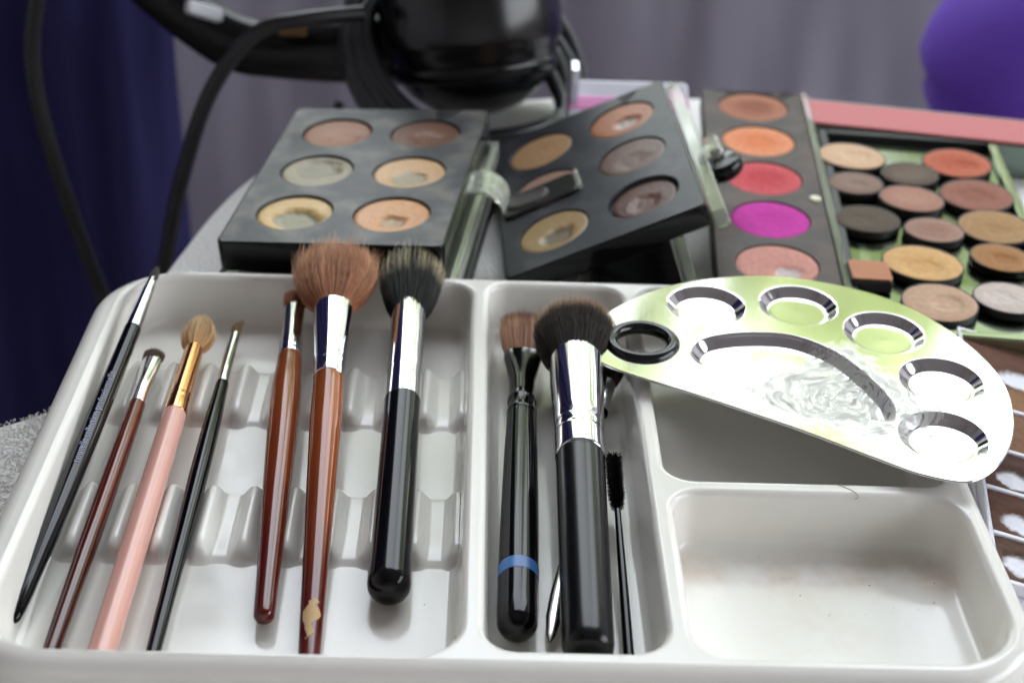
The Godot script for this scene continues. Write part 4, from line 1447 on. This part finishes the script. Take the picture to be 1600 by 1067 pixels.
	shaft(t, "ferrule", [[25.0, 7.7], [25.2, 8.0], [26.0, 8.1], [40.0, 7.9], [54.0, 7.2], [57.6, 6.98], [58.0, 6.7], [58.6, 6.95], [61.4, 6.9], [61.8, 6.66], [62.4, 6.95], [63.5, 7.0], [71.0, 6.95], [71.8, 6.85], [72.0, 6.6]], silver, [], 56)
	shaft(t, "handle", [[71.6, 6.4], [71.9, 6.66], [73.0, 6.72], [100.0, 6.55], [136.0, 6.35], [142.0, 6.3], [144.2, 6.0], [145.5, 5.3], [146.0, 4.0], [146.0, 0.02]], M.black_satin, [], 56)
	# 11 spoolie
	var sp := thing("mascara_wand", "thin black spoolie wand along the right of the big buffing brush", "mascara wand", along(Vector3(0.0315, -0.0035, 0.0040), Vector3(0.0316, -0.0138, 0.0740)))
	shaft(sp, "handle", [[20.5, 0.3], [20.7, 0.75], [21.7, 0.85], [44.6, 1.15], [76.0, 1.45], [79.5, 1.3], [80.0, 0.02]], M.black_gloss, [], 20)
	shaft(sp, "wire", [[0.2, 0.05], [0.4, 0.22], [20.6, 0.25], [20.8, 0.1]], M.chrome, [], 10)
	var g := G.new()
	for i in 2200:
		var y := 0.0006 + 0.0198 * i / 2200.0
		var a := i * 0.61 + rng.randf() * 0.5
		var len_ := 0.0021 * (1.0 - 0.25 * smoothstep(0.015, 0.021, y)) * (0.85 + 0.3 * rng.randf())
		var d := Vector3(cos(a), rng.randfn() * 0.12, sin(a)).normalized()
		var side := d.cross(Vector3.UP).normalized()
		var up := side.cross(d)
		var at := g.v.size()
		for k in 2:
			for j in 3:
				var w := side * cos(TAU * j / 3.0) + up * sin(TAU * j / 3.0)
				g.v.append(Vector3(0, y, 0) + d * (0.0002 + len_ * k) + w * 0.00006)
				g.n.append(w)
				g.c.append(L(14, 14, 14))
				g.uv.append(Vector2.ZERO)
		for j in 3:
			var j2 := (j + 1) % 3
			g.ix.append_array(PackedInt32Array([at + j, at + j2, at + 3 + j, at + j2, at + 3 + j2, at + 3 + j]))
	part("bristles", g, M.hair, sp, true).set_meta("kind", "stuff")


func lettering(parent: Node, text: String, y_mm: float, r_mm: float, height: float) -> void:
	var m := TextMesh.new()
	m.text = text
	var f := SystemFont.new()
	f.font_names = PackedStringArray(["Droid Serif"])
	m.font = f
	m.font_size = 24
	m.pixel_size = height / 24.0
	m.depth = 0.00004
	m.horizontal_alignment = HORIZONTAL_ALIGNMENT_LEFT
	m.material = mat(S(118, 118, 136), 0.4, 0.5)
	var o := MeshInstance3D.new()
	o.name = "lettering"
	o.mesh = m
	# reads up the handle, on its upper right
	var out := Vector3(0.25, 0, 0.97).normalized() * -1.0
	out = Vector3(0.15, 0, -1.0).normalized()
	var dir := Vector3(0, -1, 0)
	o.transform = Transform3D(Basis(dir, out.cross(dir), out), Vector3(0, y_mm * 0.001 + 0.046, 0) + out * (r_mm + 0.03) * 0.001)
	parent.add_child(o, true)


func chip(parent: Node, y0: float, y1: float, r0: float, r1: float) -> void:
	# lacquer broken away: bare wood showing near the end of the handle
	var g := G.new()
	var f := noise(700.0, 61, 3)
	var rows := []
	for i in 15:
		var t := i / 14.0
		var row := PackedVector3Array()
		var half := (0.24 + 0.42 * sin(PI * pow(t, 0.7))) * (0.9 + 1.1 * f.get_noise_1d(t * 0.0042))
		var c := -1.85 + 0.45 * (1.0 - t) + 0.5 * f.get_noise_1d(3.0 + t * 0.003)
		for k in 13:
			var a := c + (k / 12.0 - 0.5) * 2.0 * half * (0.2 if i == 0 or i == 14 else 1.0)
			var r := (lerpf(r0, r1, t) + 0.03) * 0.001
			row.append(Vector3(cos(a) * r, lerpf(y0, y1, t) * 0.001, sin(a) * r))
		rows.append(row)
	g.sheet(rows, false, 1.0)
	for k in g.n.size():
		g.n[k] = Vector3(g.v[k].x, 0, g.v[k].z).normalized()
	part("bare_wood", g, mat(S(196, 162, 118), 0.7), parent, false, "bare pale wood where the lacquer has chipped")
